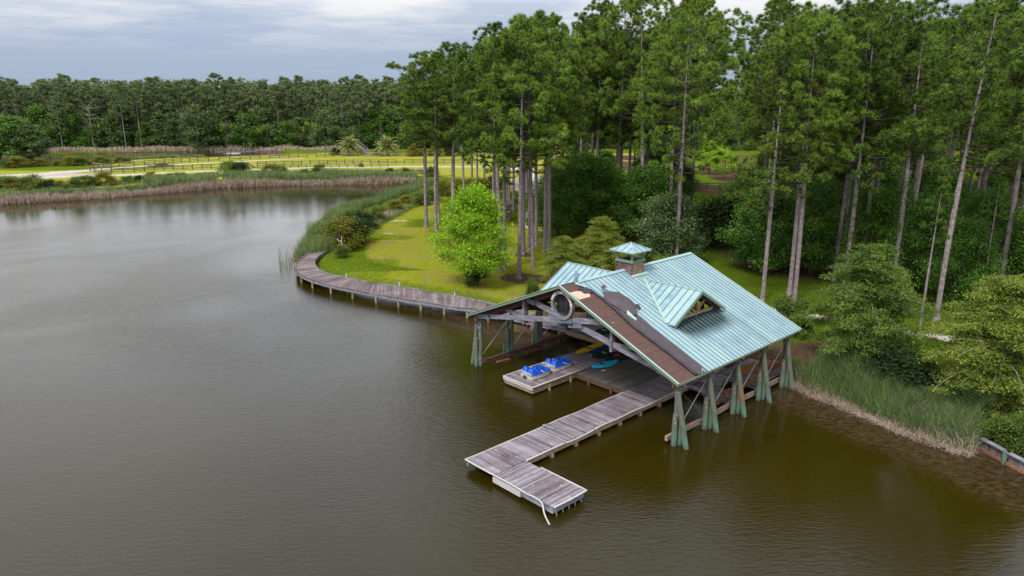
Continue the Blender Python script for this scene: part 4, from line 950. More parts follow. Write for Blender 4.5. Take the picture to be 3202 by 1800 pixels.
def make_pedal(label, rope_style):
    t = thing('pedal_boat', label, 'pedal boat', (0, 0, 0), 'blue and white pedal boats on the dock')
    wf = lambda u: .66 * sq(u * .999, 6) * (1 - .10 * max(0, u)) + .01
    def top(u, v):
        z = .36; x, y = u, v
        if abs(x) < .93 and abs(y) < .86:
            z = .40
            # foot wells (toward +u) and seats
            if .05 < x < .86 and .12 < abs(y) < .8: z = .19
            if -.55 < x < .02 and .10 < abs(y) < .8: z = .27
            z += .36 * math.exp(-((x + .62) / .23) ** 4) * (math.exp(-((abs(y) - .43) / .36) ** 6))
            z += .17 * math.exp(-((x - .0) / .18) ** 2) * math.exp(-(y / .22) ** 2) + .16 * math.exp(-((x - .45) / .16) ** 2) * math.exp(-(y / .20) ** 2)
        return z
    def bot(u, v): return .0 if abs(v) < .93 and abs(u) < .97 else .05
    mt, mb = hullshape(2.05, wf, top, bot, 44, 30)
    local_part('deck', mt, M['blue_plastic'], t); local_part('hull', mb, M['hull_white'], t, False)
    r = MB(); pts = [(.0 + 1.0 * u, (.67 * sq(u * .999, 6) * (1 - .10 * max(0, u)) + .01), .355) for u in np.linspace(-1, 1, 30)]; pts += [(p[0], -p[1], p[2]) for p in reversed(pts)]
    r.tube([(p[0] * 1.02, p[1], p[2]) for p in pts], .028, 6, False); local_part('rim', r, M['blue_plastic'], t)
    r = MB(); 
    for k in range(26):
        y = -.62 + 1.24 * rng.random(); z = .40 + rng.uniform(-.03, .09); ln = rng.uniform(.2, .5)
        r.tube([(-1.0 + rng.uniform(-.09, .05), max(-.66, y - ln / 2), z + rng.uniform(-.02, .02)), (-1.04 + rng.uniform(-.07, .05), y, z + .03), (-1.0 + rng.uniform(-.09, .05), min(.66, y + ln / 2), z)], .022, 5)
    r.tube([(-1.06, -.2 if rope_style else -.5, .38), (-1.10, -.22 if rope_style else -.52, .15), (-1.13, -.35 if rope_style else -.6, .02), (-1.0, -.75, .02)], .014, 5); local_part('rope_bundle', r, M['rope'], t)
    for sy in (-.34, .34):
        d = MB(); d.sphere((.52, sy, .20), .13, 10, 6, (1.1, .8, .35)); local_part('pedal_well', d, M['dark_inside'], t)
        d = MB(); d.tube([(.30, sy - .1, .33), (.30, sy + .1, .33)], .035, 8); d.tube([(.30, sy, .33), (.30, sy, .20)], .015, 6); local_part('pedal', d, M['white'], t)
    d = MB(); d.bar((.1, -.655, .37), (.34, -.65, .37), .03, .05); d.bar((.1, .655, .37), (.34, .65, .37), .03, .05); local_part('side_cleat', d, M['white'], t)
    d = MB(); d.box(-1.08, -1.0, -.16, .16, .02, .22); local_part('rudder_recess', d, M['black'], t)
    return t
p1 = make_pedal('blue and white pedal boat nearer the open end of the dock, black recess astern', True); place(p1, .52, 5.42, DZ0 + .06, R(1))
p2 = make_pedal('blue and white pedal boat further in under the roof, behind the other one', False); place(p2, 2.85, 5.38, DZ0 + .06, R(-1))
def make_kayak(name, label, cat, L, Wd, mat, a, b, z, phi, open_=False, h=.30, seatmat='dark_inside', flip=False, group=None, patches=None):
    t = thing(name, label, cat, (0, 0, 0), group)
    wf = lambda u: Wd / 2 * max(0.02, (1 - abs(u) ** 2.1)) ** (.75 if open_ else .9)
    def top(u, v):
        sheer = h * (.78 + .35 * u * u)
        if open_:
            if abs(u) > .93 or abs(v) > .93: return sheer
            return sheer - (h * .85) * min(1, (.93 - abs(v)) / .12) * min(1, (.93 - abs(u)) / .12)
        z = sheer + .07 * (1 - v * v) * (1 - abs(u))
        e = ((u + .08) / .27) ** 2 + (v / .62) ** 2
        if e < 1: z -= .20 * min(1, (1 - e) * 3)
        elif e < 1.35: z += .025
        if not e < 1.35 and .35 < abs(u) < .75 and abs(v) < .45: z -= .025 * (1 if int(abs(u) * 30) % 2 else 0)
        return z
    def bot(u, v): return .0 + .12 * abs(u) ** 3 + .10 * abs(v) ** 3 * 1
    mt, mb = hullshape(L, wf, top, bot, 44, 20)
    local_part('hull', mb, M[mat], t); local_part('deck' if not open_ else 'interior', mt, M[mat if not open_ else seatmat], t)
    if open_:
        for sx in (-.42, .38, .0):
            d = MB(); w_ = wf(sx * 1.0) * .93; d.box(sx * L / 2 - .11, sx * L / 2 + .11, -w_, w_, h * .62, h * .68); local_part('bench', d, M['hull_white'] if sx else M['tan_wood'], t, False)
        for s_ in (1, -1):
            d = MB(); d.tube([(u * L / 2, s_ * wf(u), h * (.78 + .35 * u * u) + .01) for u in np.linspace(-1, 1, 24)], .022, 6); local_part('gunwale', d, M[mat], t)
    else:
        d = MB(); d.sphere((-.04 * L, 0, h * .55), .20, 12, 6, (1.2, .9, .45)); local_part('seat', d, M['dark_inside'], t)
        d = MB(); d.box(-.16 * L - .02, -.16 * L + .03, -.16, .16, h * .6, h * 1.25); local_part('backrest', d, M['dark_inside'], t, False)
        for sx in (-.47, .47):
            d = MB(); d.tube([(sx * L, -.04, h * 1.08), (sx * L, 0, h * 1.28), (sx * L, .04, h * 1.08)], .012, 5); local_part('carry_handle', d, M['black'], t)
    place(t, a, b, z, phi)
    if flip: t.rotation_euler = (math.pi, 0, YAW - phi); t.location.z = z + h
    return t
ky = make_kayak('kayak', 'yellow kayak lying on the outer edge of the left dock', 'kayak', 3.5, .68, 'yellow_plastic', 7.4, 4.62, DZ0 + .05, R(0), group='kayaks lying on the docks')
kb = make_kayak('kayak', 'dark blue kayak between the yellow kayak and the green canoes', 'kayak', 3.3, .66, 'navy_plastic', 8.1, 5.40, DZ0 + .05, R(2), group='kayaks lying on the docks')
kt = make_kayak('kayak', 'short turquoise kayak on the dark deck with a double paddle across it', 'kayak', 2.45, .72, 'cyan_plastic', 5.62, 7.52, DZ0 - .055, R(14), group='kayaks lying on the docks')
c1 = make_kayak('canoe', 'dark green canoe next to the dark blue kayak', 'canoe', 4.6, .9, 'green_hull', 8.05, 6.45, DZ0 + .05, R(8), True, .42, 'dark_inside', group='dark green canoes')
c2 = make_kayak('canoe', 'dark green canoe with a red life vest inside, nearest the turquoise kayak', 'canoe', 4.6, .9, 'green_hull', 8.55, 7.40, DZ0 - .055, R(14), True, .42, 'dark_inside', group='dark green canoes')
c3 = make_kayak('canoe', 'small dark teal canoe alone on the rear deck by the boardwalk', 'canoe', 3.2, .8, 'teal_hull', 11.6, 3.2, .865, R(12), True, .36, 'dark_inside')
c4 = make_kayak('upturned_hull', 'long rust-brown upturned hull with a mossy end on the side deck', 'boat', 4.6, .85, 'rust_hull', 13.1, 15.65, DZ0 + .02, R(17), True, .45, 'rust_hull', flip=True)
x, y, _ = W(7.45, 7.12); v_ = MB(); v_.sphere((x, y, DZ0 + .26), .20, 8, 6, (1.2, .9, .5)); v_.sphere((x + .18, y + .1, DZ0 + .28), .13, 8, 5, (1, 1, .6)); solo('life_vest', v_, M['red_vest'], 'red life vest lying inside the green canoe', 'life vest', smooth=True)
pdl = thing('paddle', 'double paddle leaning across the turquoise kayak, pale blade on the deck', 'paddle', W(5.35, 7.75, DZ0))
v_ = MB(); v_.tube([W(4.95, 7.98, DZ0 + .03), W(5.95, 7.45, DZ0 + .36)], .016, 6); part('shaft', v_, M['black'], pdl)
v_ = MB(); x, y, z = W(4.83, 8.04, DZ0 + .01); v_.sphere((x, y, z), .13, 8, 4, (1.2, .8, .18)); part('blade', v_, M['white'], pdl)

# ------------------------------------------------------------------ boardwalk along the lawn
bw = thing('boardwalk', 'curved brown plank boardwalk on short posts round the edge of the lawn', 'boardwalk', gp(1130, 900, .4))
ZB = .92
out_px = [(997, 782), (972, 790), (950, 803), (931, 817), (923, 832), (928, 848), (951, 865), (997, 882), (1060, 897), (1130, 911), (1199, 923), (1269, 936), (1339, 946), (1416, 959), (1500, 970)]
in_px = [(1026, 782), (1010, 792), (994, 803), (985, 815), (985, 828), (996, 841), (1018, 853), (1060, 865), (1095, 872), (1150, 882), (1199, 889.5), (1269, 900), (1339, 912), (1416, 925), (1514, 945)]
OUT = [np.array(gp(x, y, ZB)[:2]) for x, y in out_px] + [np.array(W(8.1, -5.5)[:2]), np.array(W(8.6, -2.5)[:2]), np.array(W(9.3, .25)[:2])]
INN = [np.array(gp(x, y, ZB)[:2]) for x, y in in_px] + [np.array(W(10.2, -5.8)[:2]), np.array(W(10.5, -2.5)[:2]), np.array(W(11.4, .25)[:2])]
def resample(P, n):
    P = path([(p[0], p[1], 0) for p in P], 10); P = np.array(P)[:, :2]; d = np.concatenate([[0], np.cumsum(np.linalg.norm(np.diff(P, axis=0), axis=1))])
    t = np.linspace(0, d[-1], n); return np.stack([np.interp(t, d, P[:, 0]), np.interp(t, d, P[:, 1])], 1), d[-1]
# pair the two edges by parameter of the control points, then even out along the centre line
ctrl = [(o_, i_) for o_, i_ in zip(OUT, INN)]
PO = np.array(path([(p[0], p[1], 0) for p in OUT], 30))[:, :2]; PI_ = np.array(path([(p[0], p[1], 0) for p in INN], 30))[:, :2]; CC = (PO + PI_) / 2
dcum = np.concatenate([[0], np.cumsum(np.linalg.norm(np.diff(CC, axis=0), axis=1))]); LB = dcum[-1]
nb = min(292, int(LB / .205)); tt = (np.arange(nb) + .5) * LB / nb
def at_d(A, t): return np.stack([np.interp(t, dcum, A[:, 0]), np.interp(t, dcum, A[:, 1])], -1)
pm = board_mesh(('bw',), 1.0, LB / nb * .93, .05, M['walk_board'])
for t in tt:
    po, pi = at_d(PO, t), at_d(PI_, t); d = pi - po; L = np.linalg.norm(d); c_ = (po + pi) / 2
    wsc = np.linalg.norm(at_d(PO, min(LB, t + .5)) - at_d(PO, max(0, t - .5))) / (min(LB, t + .5) - max(0, t - .5)) * .5 + .5
    o = link('plank', pm, (c_[0] + rng.normal(0, .01), c_[1], ZB - .025 + rng.uniform(-.012, .012)), bw, math.atan2(d[1], d[0]) + rng.normal(0, .006) + (math.pi if rng.random() < .5 else 0), (L + rng.uniform(0, .08), min(1.12, wsc), 1))
for A, nm, off in ((PO, 'outer_kerb', .06), (PI_, 'inner_kerb', -.06)):
    nseg = int(LB / 2.4)
    for i in range(nseg):
        t0, t1 = LB * i / nseg, LB * (i + 1) / nseg - .02; q = [at_d(A, t0 + (t1 - t0) * k / 3) for k in range(4)]
        mb = MB()
        for k in range(3): mb.bar((*q[k], ZB + .055 + rng.uniform(-.01, .01)), (*q[k + 1], ZB + .055), .11, .09)
        part(nm, mb, M['walk_board' if rng.random() < .6 else 'grey_wood'], bw)
        mb = MB()
        for k in range(3): mb.bar((*q[k], ZB - .17), (*q[k + 1], ZB - .17), .06, .22)
        part('stringer', mb, M['grey_wood'], bw)
for t in np.arange(1.5, LB, 2.75):
    po, pi = at_d(PO, t), at_d(PI_, t); d = (pi - po) / np.linalg.norm(pi - po)
    q = po + d * .12; mb = MB(); mb.tube([(*q, -1.0), (*q, ZB - .3)], .12, 10); part('support_post', mb, M['tan_wood'], bw)
    mb = MB(); e = np.array([-d[1], d[0]]); mb.bar((*(q - e * .28 - d * .12), ZB - .36), (*(q + d * 1.6 - e * .28), ZB - .36), .08, .18); part('cross_beam', mb, M['tan_wood'], bw)
# bollard lights, stakes, pole
def bollard(px, py, label):
    x, y, _ = gp(px, py, LZ); t = thing('path_light', label, 'path light', (x, y, LZ), 'short path lights along the boardwalk')
    mb = MB(); mb.tube([(x, y, LZ - .1), (x, y, LZ + .42)], .05, 8); part('post', mb, M['white'], t)
    mb = MB(); mb.tube([(x, y, LZ + .42), (x, y, LZ + .62)], [.09, .07], 8); part('lamp_head', mb, M['steel'], t)
bollard(1083, 865, 'short grey path light nearest the bend of the boardwalk'); bollard(1249, 891, 'short grey path light halfway along the boardwalk'); bollard(1422, 923, 'short grey path light nearest the boathouse roof')
for px, py, lb in ((1314, 906, 'thin dark bent stake on the lawn edge between two path lights'), (1469, 934, 'thin dark bent stake by the boardwalk close to the boathouse roof')):
    x, y, _ = gp(px, py, LZ); mb = MB(); mb.tube([(x, y, LZ - .1), (x, y, LZ + .5), (x - .12, y, LZ + .58)], .02, 5); solo('stake', mb, M['black'], lb, 'stake')
x, y, _ = gp(1071, 792, LZ); t = thing('marker_pole', 'white pole with a sagging red and white streamer beside the big dark shrub', 'pole', (x, y, LZ)); h_ = height_at(x, y, 740)
mb = MB(); mb.tube([(x, y, LZ - .1), (x, y, h_)], .035, 8); part('pole', mb, M['white'], t)
mb = MB(); mb.tube(path([(x, y, h_ - .1), (x - .12, y, h_ - .55), (x - .35, y, h_ - .5), (x - .62, y, h_ - .2)]), .03, 6); part('streamer', mb, M['white'], t)
M['red'] = plain('faded_red', (.45, .09, .06), .6)
mb = MB(); mb.tube([(x - .62, y, h_ - .22), (x - .70, y, h_ - .08)], [.05, .09], 6); mb.tube([(x, y, h_ - .35), (x, y, h_ - .2)], .06, 6); part('red_end', mb, M['red'], t)
x, y, _ = gp(1394, 717, LZ); t = thing('lawn_standpipe', 'small white post and black box standing in the grass by the pine trunks', 'standpipe', (x, y, LZ))
mb = MB(); mb.tube([(x - .18, y, LZ), (x - .18, y, LZ + .55)], .08, 8); mb.tube([(x + .2, y, LZ), (x + .2, y, LZ + .35)], .05, 8); part('post', mb, M['white'], t)
mb = MB(); mb.box(x - .08, x + .22, y - .12, y + .12, LZ + .32, LZ + .68); part('box', mb, M['black'], t)
# shed between the pine trunks
x, y, _ = gp(1583, 684, LZ); sh = thing('shed', 'small brown board shed with a lean-to roof between the pine trunks', 'shed', (x, y, LZ)); mb = MB()
M['shed_wall'] = plain('shed_boards', (.075, .065, .06), .9, .1, var=.3); M['shed_roof'] = plain('shed_roof', (.20, .14, .12), .9, .1)
mb.box(x - .8, x + .8, y - .7, y + .7, LZ - .1, LZ + 2.35); part('wall', mb, M['shed_wall'], sh)
for k in range(11):
    z = LZ + .08 + k * .205; mb = MB(); mb.box(x - .84, x + .84, y - .745, y - .705, z, z + .17); mb.box(x + .805, x + .845, y - .7, y + .7, z, z + .17); part('board', mb, M['walk_board'], sh)
mb = MB(); mb.bar((x, y - 1.0, LZ + 2.42), (x, y + .95, LZ + 2.85), 2.0, .07); part('roof', mb, M['shed_roof'], sh)

# retaining wall at the far right
wl0 = np.array(gp(3060, 1384, .35)[:2]); wl1 = np.array(gp(3148, 1432, .35)[:2]); wd = (wl1 - wl0) / np.linalg.norm(wl1 - wl0); wn_v = np.array([wd[1], -wd[0]])
rw = thing('retaining_wall', 'low timber retaining wall with red-brown waler at the right water edge', 'wall', (*wl0, 0)); plen = np.linalg.norm(wl1 - wl0)
for k in range(5):
    p = wl0 + wd * (plen * k); mb = MB(); q = p + wn_v * .16; mb.tube([(*q, -1.0), (*q, .78)], .13, 10); part('post', mb, M['pile'], rw)
    if k < 4:
        q0, q1 = p + wd * .15, p + wd * (plen - .15)
        mb = MB(); mb.bar((*(q0 + wn_v * .05), .74), (*(q1 + wn_v * .05), .74), .30, .07); part('cap_board', mb, M['grey_wood'], rw)
        mb = MB(); mb.bar((*(q0 + wn_v * .10), .12), (*(q1 + wn_v * .10), .12), .12, .18); part('waler', mb, M['rust_wood'], rw)
        nbd = 9
        for j in range(nbd):
            u0 = q0 + (q1 - q0) * j / nbd; u1 = q0 + (q1 - q0) * ((j + .92) / nbd); mb = MB(); mb.bar((*u0, .12), (*u1, .12), .05, 1.15); part('sheet_board', mb, M['dark_board' if rng.random() < .6 else 'walk_board'], rw)

# ------------------------------------------------------------------ paddock fences
M['fence'] = wood('dark_fence_timber', [(.3, (.035, .032, .035)), (.6, (.085, .078, .082)), (.85, (.17, .16, .16))], (1, 1, 1)); M['fence_pale'] = wood('pale_fence_rail', [(.3, (.16, .13, .11)), (.6, (.30, .26, .22)), (.85, (.42, .38, .34))], (1, 1, 1))
def unit(name, mat, sx, sy):
    mb = MB(); mb.box(0, 1, -sy / 2, sy / 2, -sx / 2, sx / 2); me, c = mb.mesh(name, M[mat], False, center=(0, 0, 0)); return me
post_me = (lambda mb: mb.mesh('fence_post', M['fence'], False, center=(0, 0, 0))[0])((lambda mb: (mb.box(-.09, .09, -.09, .09, -.2, 1.35), mb)[1])(MB()))
rail_me = unit('fence_rail', 'fence', .14, .05); railp_me = unit('fence_rail_pale', 'fence_pale', .14, .05)
def fence(label, pxs, spacing=2.6, rails=(.38, .80, 1.22), drop=.04, pale=.0, hs=1.0):
    P = [np.array(gp(x, y, LZ)[:2]) for x, y in pxs]; t = thing('paddock_fence', label, 'fence', (*P[0], LZ)); pts = []
    for i in range(len(P) - 1):
        n = max(1, int(round(np.linalg.norm(P[i + 1] - P[i]) / spacing)))
        for k in range(n): pts.append(P[i] + (P[i + 1] - P[i]) * k / n)
    pts.append(P[-1]); topp = False
    for i, p in enumerate(pts):
        o = link('post', post_me, (*p, LZ), t, rng.uniform(-.1, .1), (1, 1, hs * rng.uniform(.94, 1.06)))
        if i == len(pts) - 1: break
        d = pts[i + 1] - p; L = np.linalg.norm(d); an = math.atan2(d[1], d[0])
        if i % 3 == 0: topp = rng.random() < pale
        for r_ in rails:
            if rng.random() < drop: continue
            top_ = r_ == rails[-1]
            o = link('rail', railp_me if (top_ and topp) else rail_me, (p[0], p[1] - .08, LZ + r_ * hs + rng.uniform(-.03, .03)), t, an, (L, 1, 1))
            o.rotation_euler = (0, rng.normal(0, .012) + (.12 if rng.random() < .02 else 0), an)
    return t
fence('near three-rail paddock fence rounding its left corner, from the corner to the gate gap', [(282, 535), (297, 538), (318, 540), (350, 540.5), (421, 539), (483, 533), (573, 530.5), (690, 526), (776, 522)])
fence('near three-rail paddock fence from the gate gap to the pine trunks', [(805, 520.5), (833, 519.5), (943, 517), (1052, 514), (1185, 513), (1291, 512), (1420, 511), (1545, 511)])
fence('far paddock fence with some pale top rails, behind the grass', [(291, 523.5), (325, 525.5), (373, 522), (420, 519), (516, 512.5), (619, 506), (719, 501), (814, 496.5), (933, 492.5), (1072, 489), (1164, 488.5), (1300, 487.5), (1420, 487), (1560, 487)], pale=.35, drop=.12)
fence('low dark fence along the near side of the gravel road', [(779, 529.5), (860, 525.5), (958, 523.2), (1060, 522.5), (1214, 521.8)], rails=(.55,), hs=.62, spacing=2.2, drop=0)
fence('three-rail fence glimpsed through the gap in the wood', [(2130, 592), (2330, 590)], spacing=2.6, drop=0)
x0, y0, _ = gp(776, 521, LZ); x1, y1, _ = gp(800, 527, LZ); mb = MB()
for k in range(3): mb.bar((x0, y0, LZ + 1.2 - .3 * k), (x1, y1, LZ + .25 - .05 * k), .05, .12)
solo('collapsed_rails', mb, M['fence'], 'collapsed fence rails slumping beside the gate gap', 'fence rails')
# brush pile in the paddock
x, y, _ = gp(507, 521, LZ); mb = MB()
for k in range(70):
    an = rng.uniform(0, 6.28); r0 = rng.uniform(0, 2.6); c_ = (x + r0 * math.cos(an) * 1.3, y + r0 * math.sin(an)); a2 = rng.uniform(-.6, .6) + (math.pi if rng.random() < .5 else 0); L = rng.uniform(.8, 2.2)
    mb.tube([(c_[0], c_[1], LZ + rng.uniform(0, .3)), (c_[0] + L * .5 * math.cos(a2), c_[1] + L * .4 * math.sin(a2), LZ + rng.uniform(.2, .9)), (c_[0] + L * math.cos(a2), c_[1] + L * math.sin(a2), LZ + rng.uniform(.2, 1.2 if k > 5 else 2.0))], [.07, .05, .02], 5)
solo('brush_pile', mb, M['bark_dark'], 'pile of dead grey branches inside the paddock', 'brush pile')
# old dock, rowing boats, footbridge
x0, y0, _ = gp(676, 480, .4); x1, y1, _ = gp(805, 478, .4)
od = thing('old_dock', 'long low dark dock on the back pond', 'dock', (x0, y0, .3)); mb = MB(); mb.bar((x0, y0, .9), (x1, y1, .9), 2.4, .25); part('deck', mb, M['dark_board'], od)
for k in range(9):
    t = k / 8; mb = MB(); mb.tube([(x0 + (x1 - x0) * t, y0 + (y1 - y0) * t - 1.15, -.6), (x0 + (x1 - x0) * t, y0 + (y1 - y0) * t - 1.15, 1.05)], .14, 6); part('post', mb, M['fence'], od)
for px, lb in ((711, 'white rowing boat moored left at the old dark dock'), (738, 'white rowing boat moored right at the old dark dock')):
    x, y, _ = gp(px, 482.5, .1); t = thing('rowing_boat', lb, 'rowing boat', (x, y, 0), 'white rowing boats at the old dock')
    wf = lambda u: .75 * max(.02, 1 - abs(u) ** 3) ** .8
    mt, mb = hullshape(4.4 if px == 711 else 3.4, wf, lambda u, v: .75 + .1 * u * u - (.42 if abs(u) < .88 and abs(v) < .8 else 0), lambda u, v: .05 + .2 * abs(v) ** 2, 18, 10)
    for nm, q in (('hull', mb), ('interior', mt)):
        ob = local_part(nm, q, M['hull_white'], t, False)
x, y, _ = gp(1152, 486, LZ); x2, y2, _ = gp(1128, 468, LZ); fb = thing('footbridge', 'arched grey wooden footbridge with railings between the two palms', 'footbridge', (x, y, LZ))
q0 = np.array([x, y - 1, LZ]); q1 = np.array([x2 - .5, y + 17, LZ + 2.2]); n = 24; lat = np.array([.85, .12, 0])
bpts = [q0 + (q1 - q0) * (k / n) + np.array([0, 0, .9 * math.sin(math.pi * k / n)]) for k in range(n + 1)]
for k in range(n):
    mb = MB(); a_, b_ = bpts[k], bpts[k] + (bpts[k + 1] - bpts[k]) * .93; mb.hexa([a_ - lat + (0, 0, -.08), a_ + lat + (0, 0, -.08), b_ + lat + (0, 0, -.08), b_ - lat + (0, 0, -.08), a_ - lat, a_ + lat, b_ + lat, b_ - lat]); part('plank', mb, M['walk_board'], fb)
for s in (-1, 1):
    mb = MB(); mb.tube([tuple(p + lat * s + (0, 0, 1.0)) for p in bpts], .06, 5); part('handrail', mb, M['grey_wood'], fb)
    for k in range(0, n + 1, 2): mb = MB(); p = bpts[k] + lat * s; mb.tube([tuple(p - (0, 0, .5)), tuple(p + (0, 0, 1.05))], .06, 5); part('post', mb, M['grey_wood'], fb)
# ------------------------------------------------------------------ vegetation
def rand_dirs(n, r): 
    v = r.normal(size=(n, 3)); return v / np.linalg.norm(v, axis=1, keepdims=True)
def perp(d, r):
    q = np.cross(d, rand_dirs(len(d), r)); return q / (np.linalg.norm(q, axis=1, keepdims=True) + 1e-9)
def needles(centres, axes, per, length, width, r):
    """tufts of needles: one long triangle each, fanning out round the twig tip"""
    n = len(centres) * per; c = np.repeat(centres, per, 0); ax = np.repeat(axes, per, 0)
    d = rand_dirs(n, r) + ax * .75; d /= np.linalg.norm(d, axis=1, keepdims=True)
    L = length * r.uniform(.6, 1.15, (n, 1)); s = perp(d, r) * width / 2
    b = c + d * .04; t = c + d * L; v = np.stack([b - s, b + s, t], 1).reshape(-1, 3)
    tint = np.repeat(r.random(len(centres)), per) * .6 + r.random(n) * .4 ; return v, tint
def leaves(centres, per, spread, size, r, flat=1.0, aspect=.62, droop=0):
    n = len(centres) * per; c = np.repeat(centres, per, 0); off = r.normal(size=(n, 3)) * spread * np.array([1, 1, flat]) * .5
    p = c + off; d = rand_dirs(n, r); d[:, 2] = d[:, 2] * .6 - droop; d /= np.linalg.norm(d, axis=1, keepdims=True)
    s = perp(d, r); s[:, 2] *= .5; L = size * r.uniform(.6, 1.3, (n, 1))
    v = np.stack([p - d * L / 2, p + s * L * aspect / 2, p + d * L / 2, p - s * L * aspect / 2], 1).reshape(-1, 3)
    tint = np.repeat(r.random(len(centres)), per) * .7 + r.random(n) * .3; return v, tint
def as_obj(name, me, root, loc=(0, 0, 0)):
    o = bpy.data.objects.new(name, me); COL.objects.link(o); o.parent = root; o.location = loc; return o
def mb_mesh(name, mb, mat, smooth=True): return mb.mesh(name, mat, smooth, center=(0, 0, 0))[0]
def bough(mb, p, q, r0, r1, rr, n=4, sag=.0):
    p = np.array(p); q = np.array(q); pts = []
    for i in range(n + 1):
        t = i / n; x = p * (1 - t) + q * t + np.array([0, 0, sag * math.sin(math.pi * t)]) + (rr.normal(0, .04 * np.linalg.norm(q - p), 3) * (0 if i in (0, n) else .5)); pts.append(tuple(x))
    mb.tube(pts, [r0 + (r1 - r0) * i / n for i in range(n + 1)], 5, False); return pts
HREF = 26.0
PROTO_Z = -400.0
PLIB = {}
def pine_variant(key, seed, crown_from=.50, Rm=3.6, nb=34, mat='needles', per=44, nl=.46, nw=.060, H=HREF, puffs=21, trunk_r=.21, skew=(0, 0), bare=3, bark_m='bark'):
    r = np.random.default_rng(seed); tr = MB(); lean = r.normal(0, .35, 2)
    ax = lambda t: np.array([lean[0] * math.sin(t * 2.2 + seed), lean[1] * math.sin(t * 1.7), 0]) * t
    tp = []
    for i in range(15):
        t = i / 14; p = ax(t); tp.append((p[0], p[1], t * (H - .5)))
    tr.tube([(tp[0][0], tp[0][1], -.5)] + tp[:1] + [(tp[0][0], tp[0][1], .9)] + tp[1:], [trunk_r * 1.7, trunk_r * 1.45, trunk_r * 1.05] + [trunk_r * (1 - .12 * t) if t < .45 else trunk_r * (1.24 - .98 * t * 1.15) * .97 if t < .98 else .03 for t in [i / 14 for i in range(1, 15)]], 9, False)
    lb = MB(); cs = []; axs = []
    for k in range(nb):
        t = k / (nb - 1); zf = crown_from + (1 - crown_from) * (t ** .9) * .97; z = zf * H
        prof = (math.sin(math.pi * min(1, .22 + .80 * t)) ** .7) * (1.0 if t < .75 else 1 - (t - .75) * 1.5)
        Lr = Rm * max(.25, prof) * r.uniform(.65, 1.15); a = k * 2.399 + r.normal(0, .5)
        Lr *= 1 + .25 * (skew[0] * math.cos(a) + skew[1] * math.sin(a))
        rise = Lr * (.10 + .65 * t) + r.normal(0, .25); b0 = ax(zf) + np.array([0, 0, z - .3]); tip = b0 + np.array([math.cos(a) * Lr, math.sin(a) * Lr, rise])
        pts = bough(lb, b0, tip, .085 * (1.15 - t), .018, r, 5, -.12 * Lr)
        ng = max(2, int(puffs * (Lr / Rm) * .27))
        for g_ in range(ng):
            u = 1.0 if g_ == 0 else r.uniform(.38, 1.0) ** .8; i0 = min(4, int(u * 5)); f = u * 5 - i0; base = np.array(pts[i0]) * (1 - f) + np.array(pts[min(5, i0 + 1)]) * f
            wd = .24 * Lr * (1.15 - .5 * u) + .12; off = r.normal(0, wd, 3) * np.array([1, 1, .30]) * (0.3 if g_ == 0 else 1); gc = base + off + np.array([0, 0, .15]); gr = r.uniform(.30, .52)
            lb.tube([tuple(base), tuple(gc)], [.022, .012], 3, False)
            for j in range(5):
                o2 = rand_dirs(1, r)[0] * gr * np.array([1, 1, .7]); cs.append(gc + o2); axs.append(o2 * .9 + np.array([0, 0, .62]))
    for k in range(4): cs.append(ax(1) + np.array([r.normal(0, .3), r.normal(0, .3), H - .3 + r.uniform(-.5, .2)])); axs.append(np.array([0, 0, 1.0]))
    for k in range(bare):   # dead snapped limbs under the crown
        z = H * r.uniform(.30, crown_from + .03); a = r.uniform(0, 6.28); L = r.uniform(.6, 2.2); b0 = ax(z / H) + np.array([0, 0, z]); bough(lb, b0, b0 + np.array([math.cos(a) * L, math.sin(a) * L, r.uniform(-.3, .7)]), .045, .012, r, 3)
    axs = np.array(axs); axs /= np.linalg.norm(axs, axis=1, keepdims=True); v, tint = needles(np.array(cs), axs, per, nl, nw, r)
    # lighter tips upward
    PLIB[key] = dict(trunk=mb_mesh('trunk', tr, M[bark_m]), limbs=mb_mesh('limbs', lb, M['bark_dark']), crown=fast_mesh('crown', v, 3, M[mat], tint), H=H)
for i in range(7): pine_variant(('near', i), 20 + i, crown_from=[.50, .46, .55, .42, .52, .38, .48][i], Rm=[4.5, 5.0, 4.2, 5.2, 4.7, 5.4, 4.8][i], nb=[42, 48, 38, 52, 44, 56, 48][i], mat='needles' if i not in (2, 5) else 'needles_yellow', skew=[(0, 0), (.8, 0), (0, .8), (-.8, 0), (.5, -.8), (0, 0), (-.4, -.6)][i])
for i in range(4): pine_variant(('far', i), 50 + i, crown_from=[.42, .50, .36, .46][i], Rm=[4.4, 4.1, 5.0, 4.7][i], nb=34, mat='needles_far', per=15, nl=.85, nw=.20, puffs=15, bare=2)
pine_variant(('lean', 0), 77, crown_from=.62, Rm=1.9, nb=14, per=40, puffs=10, trunk_r=.20, bare=9)
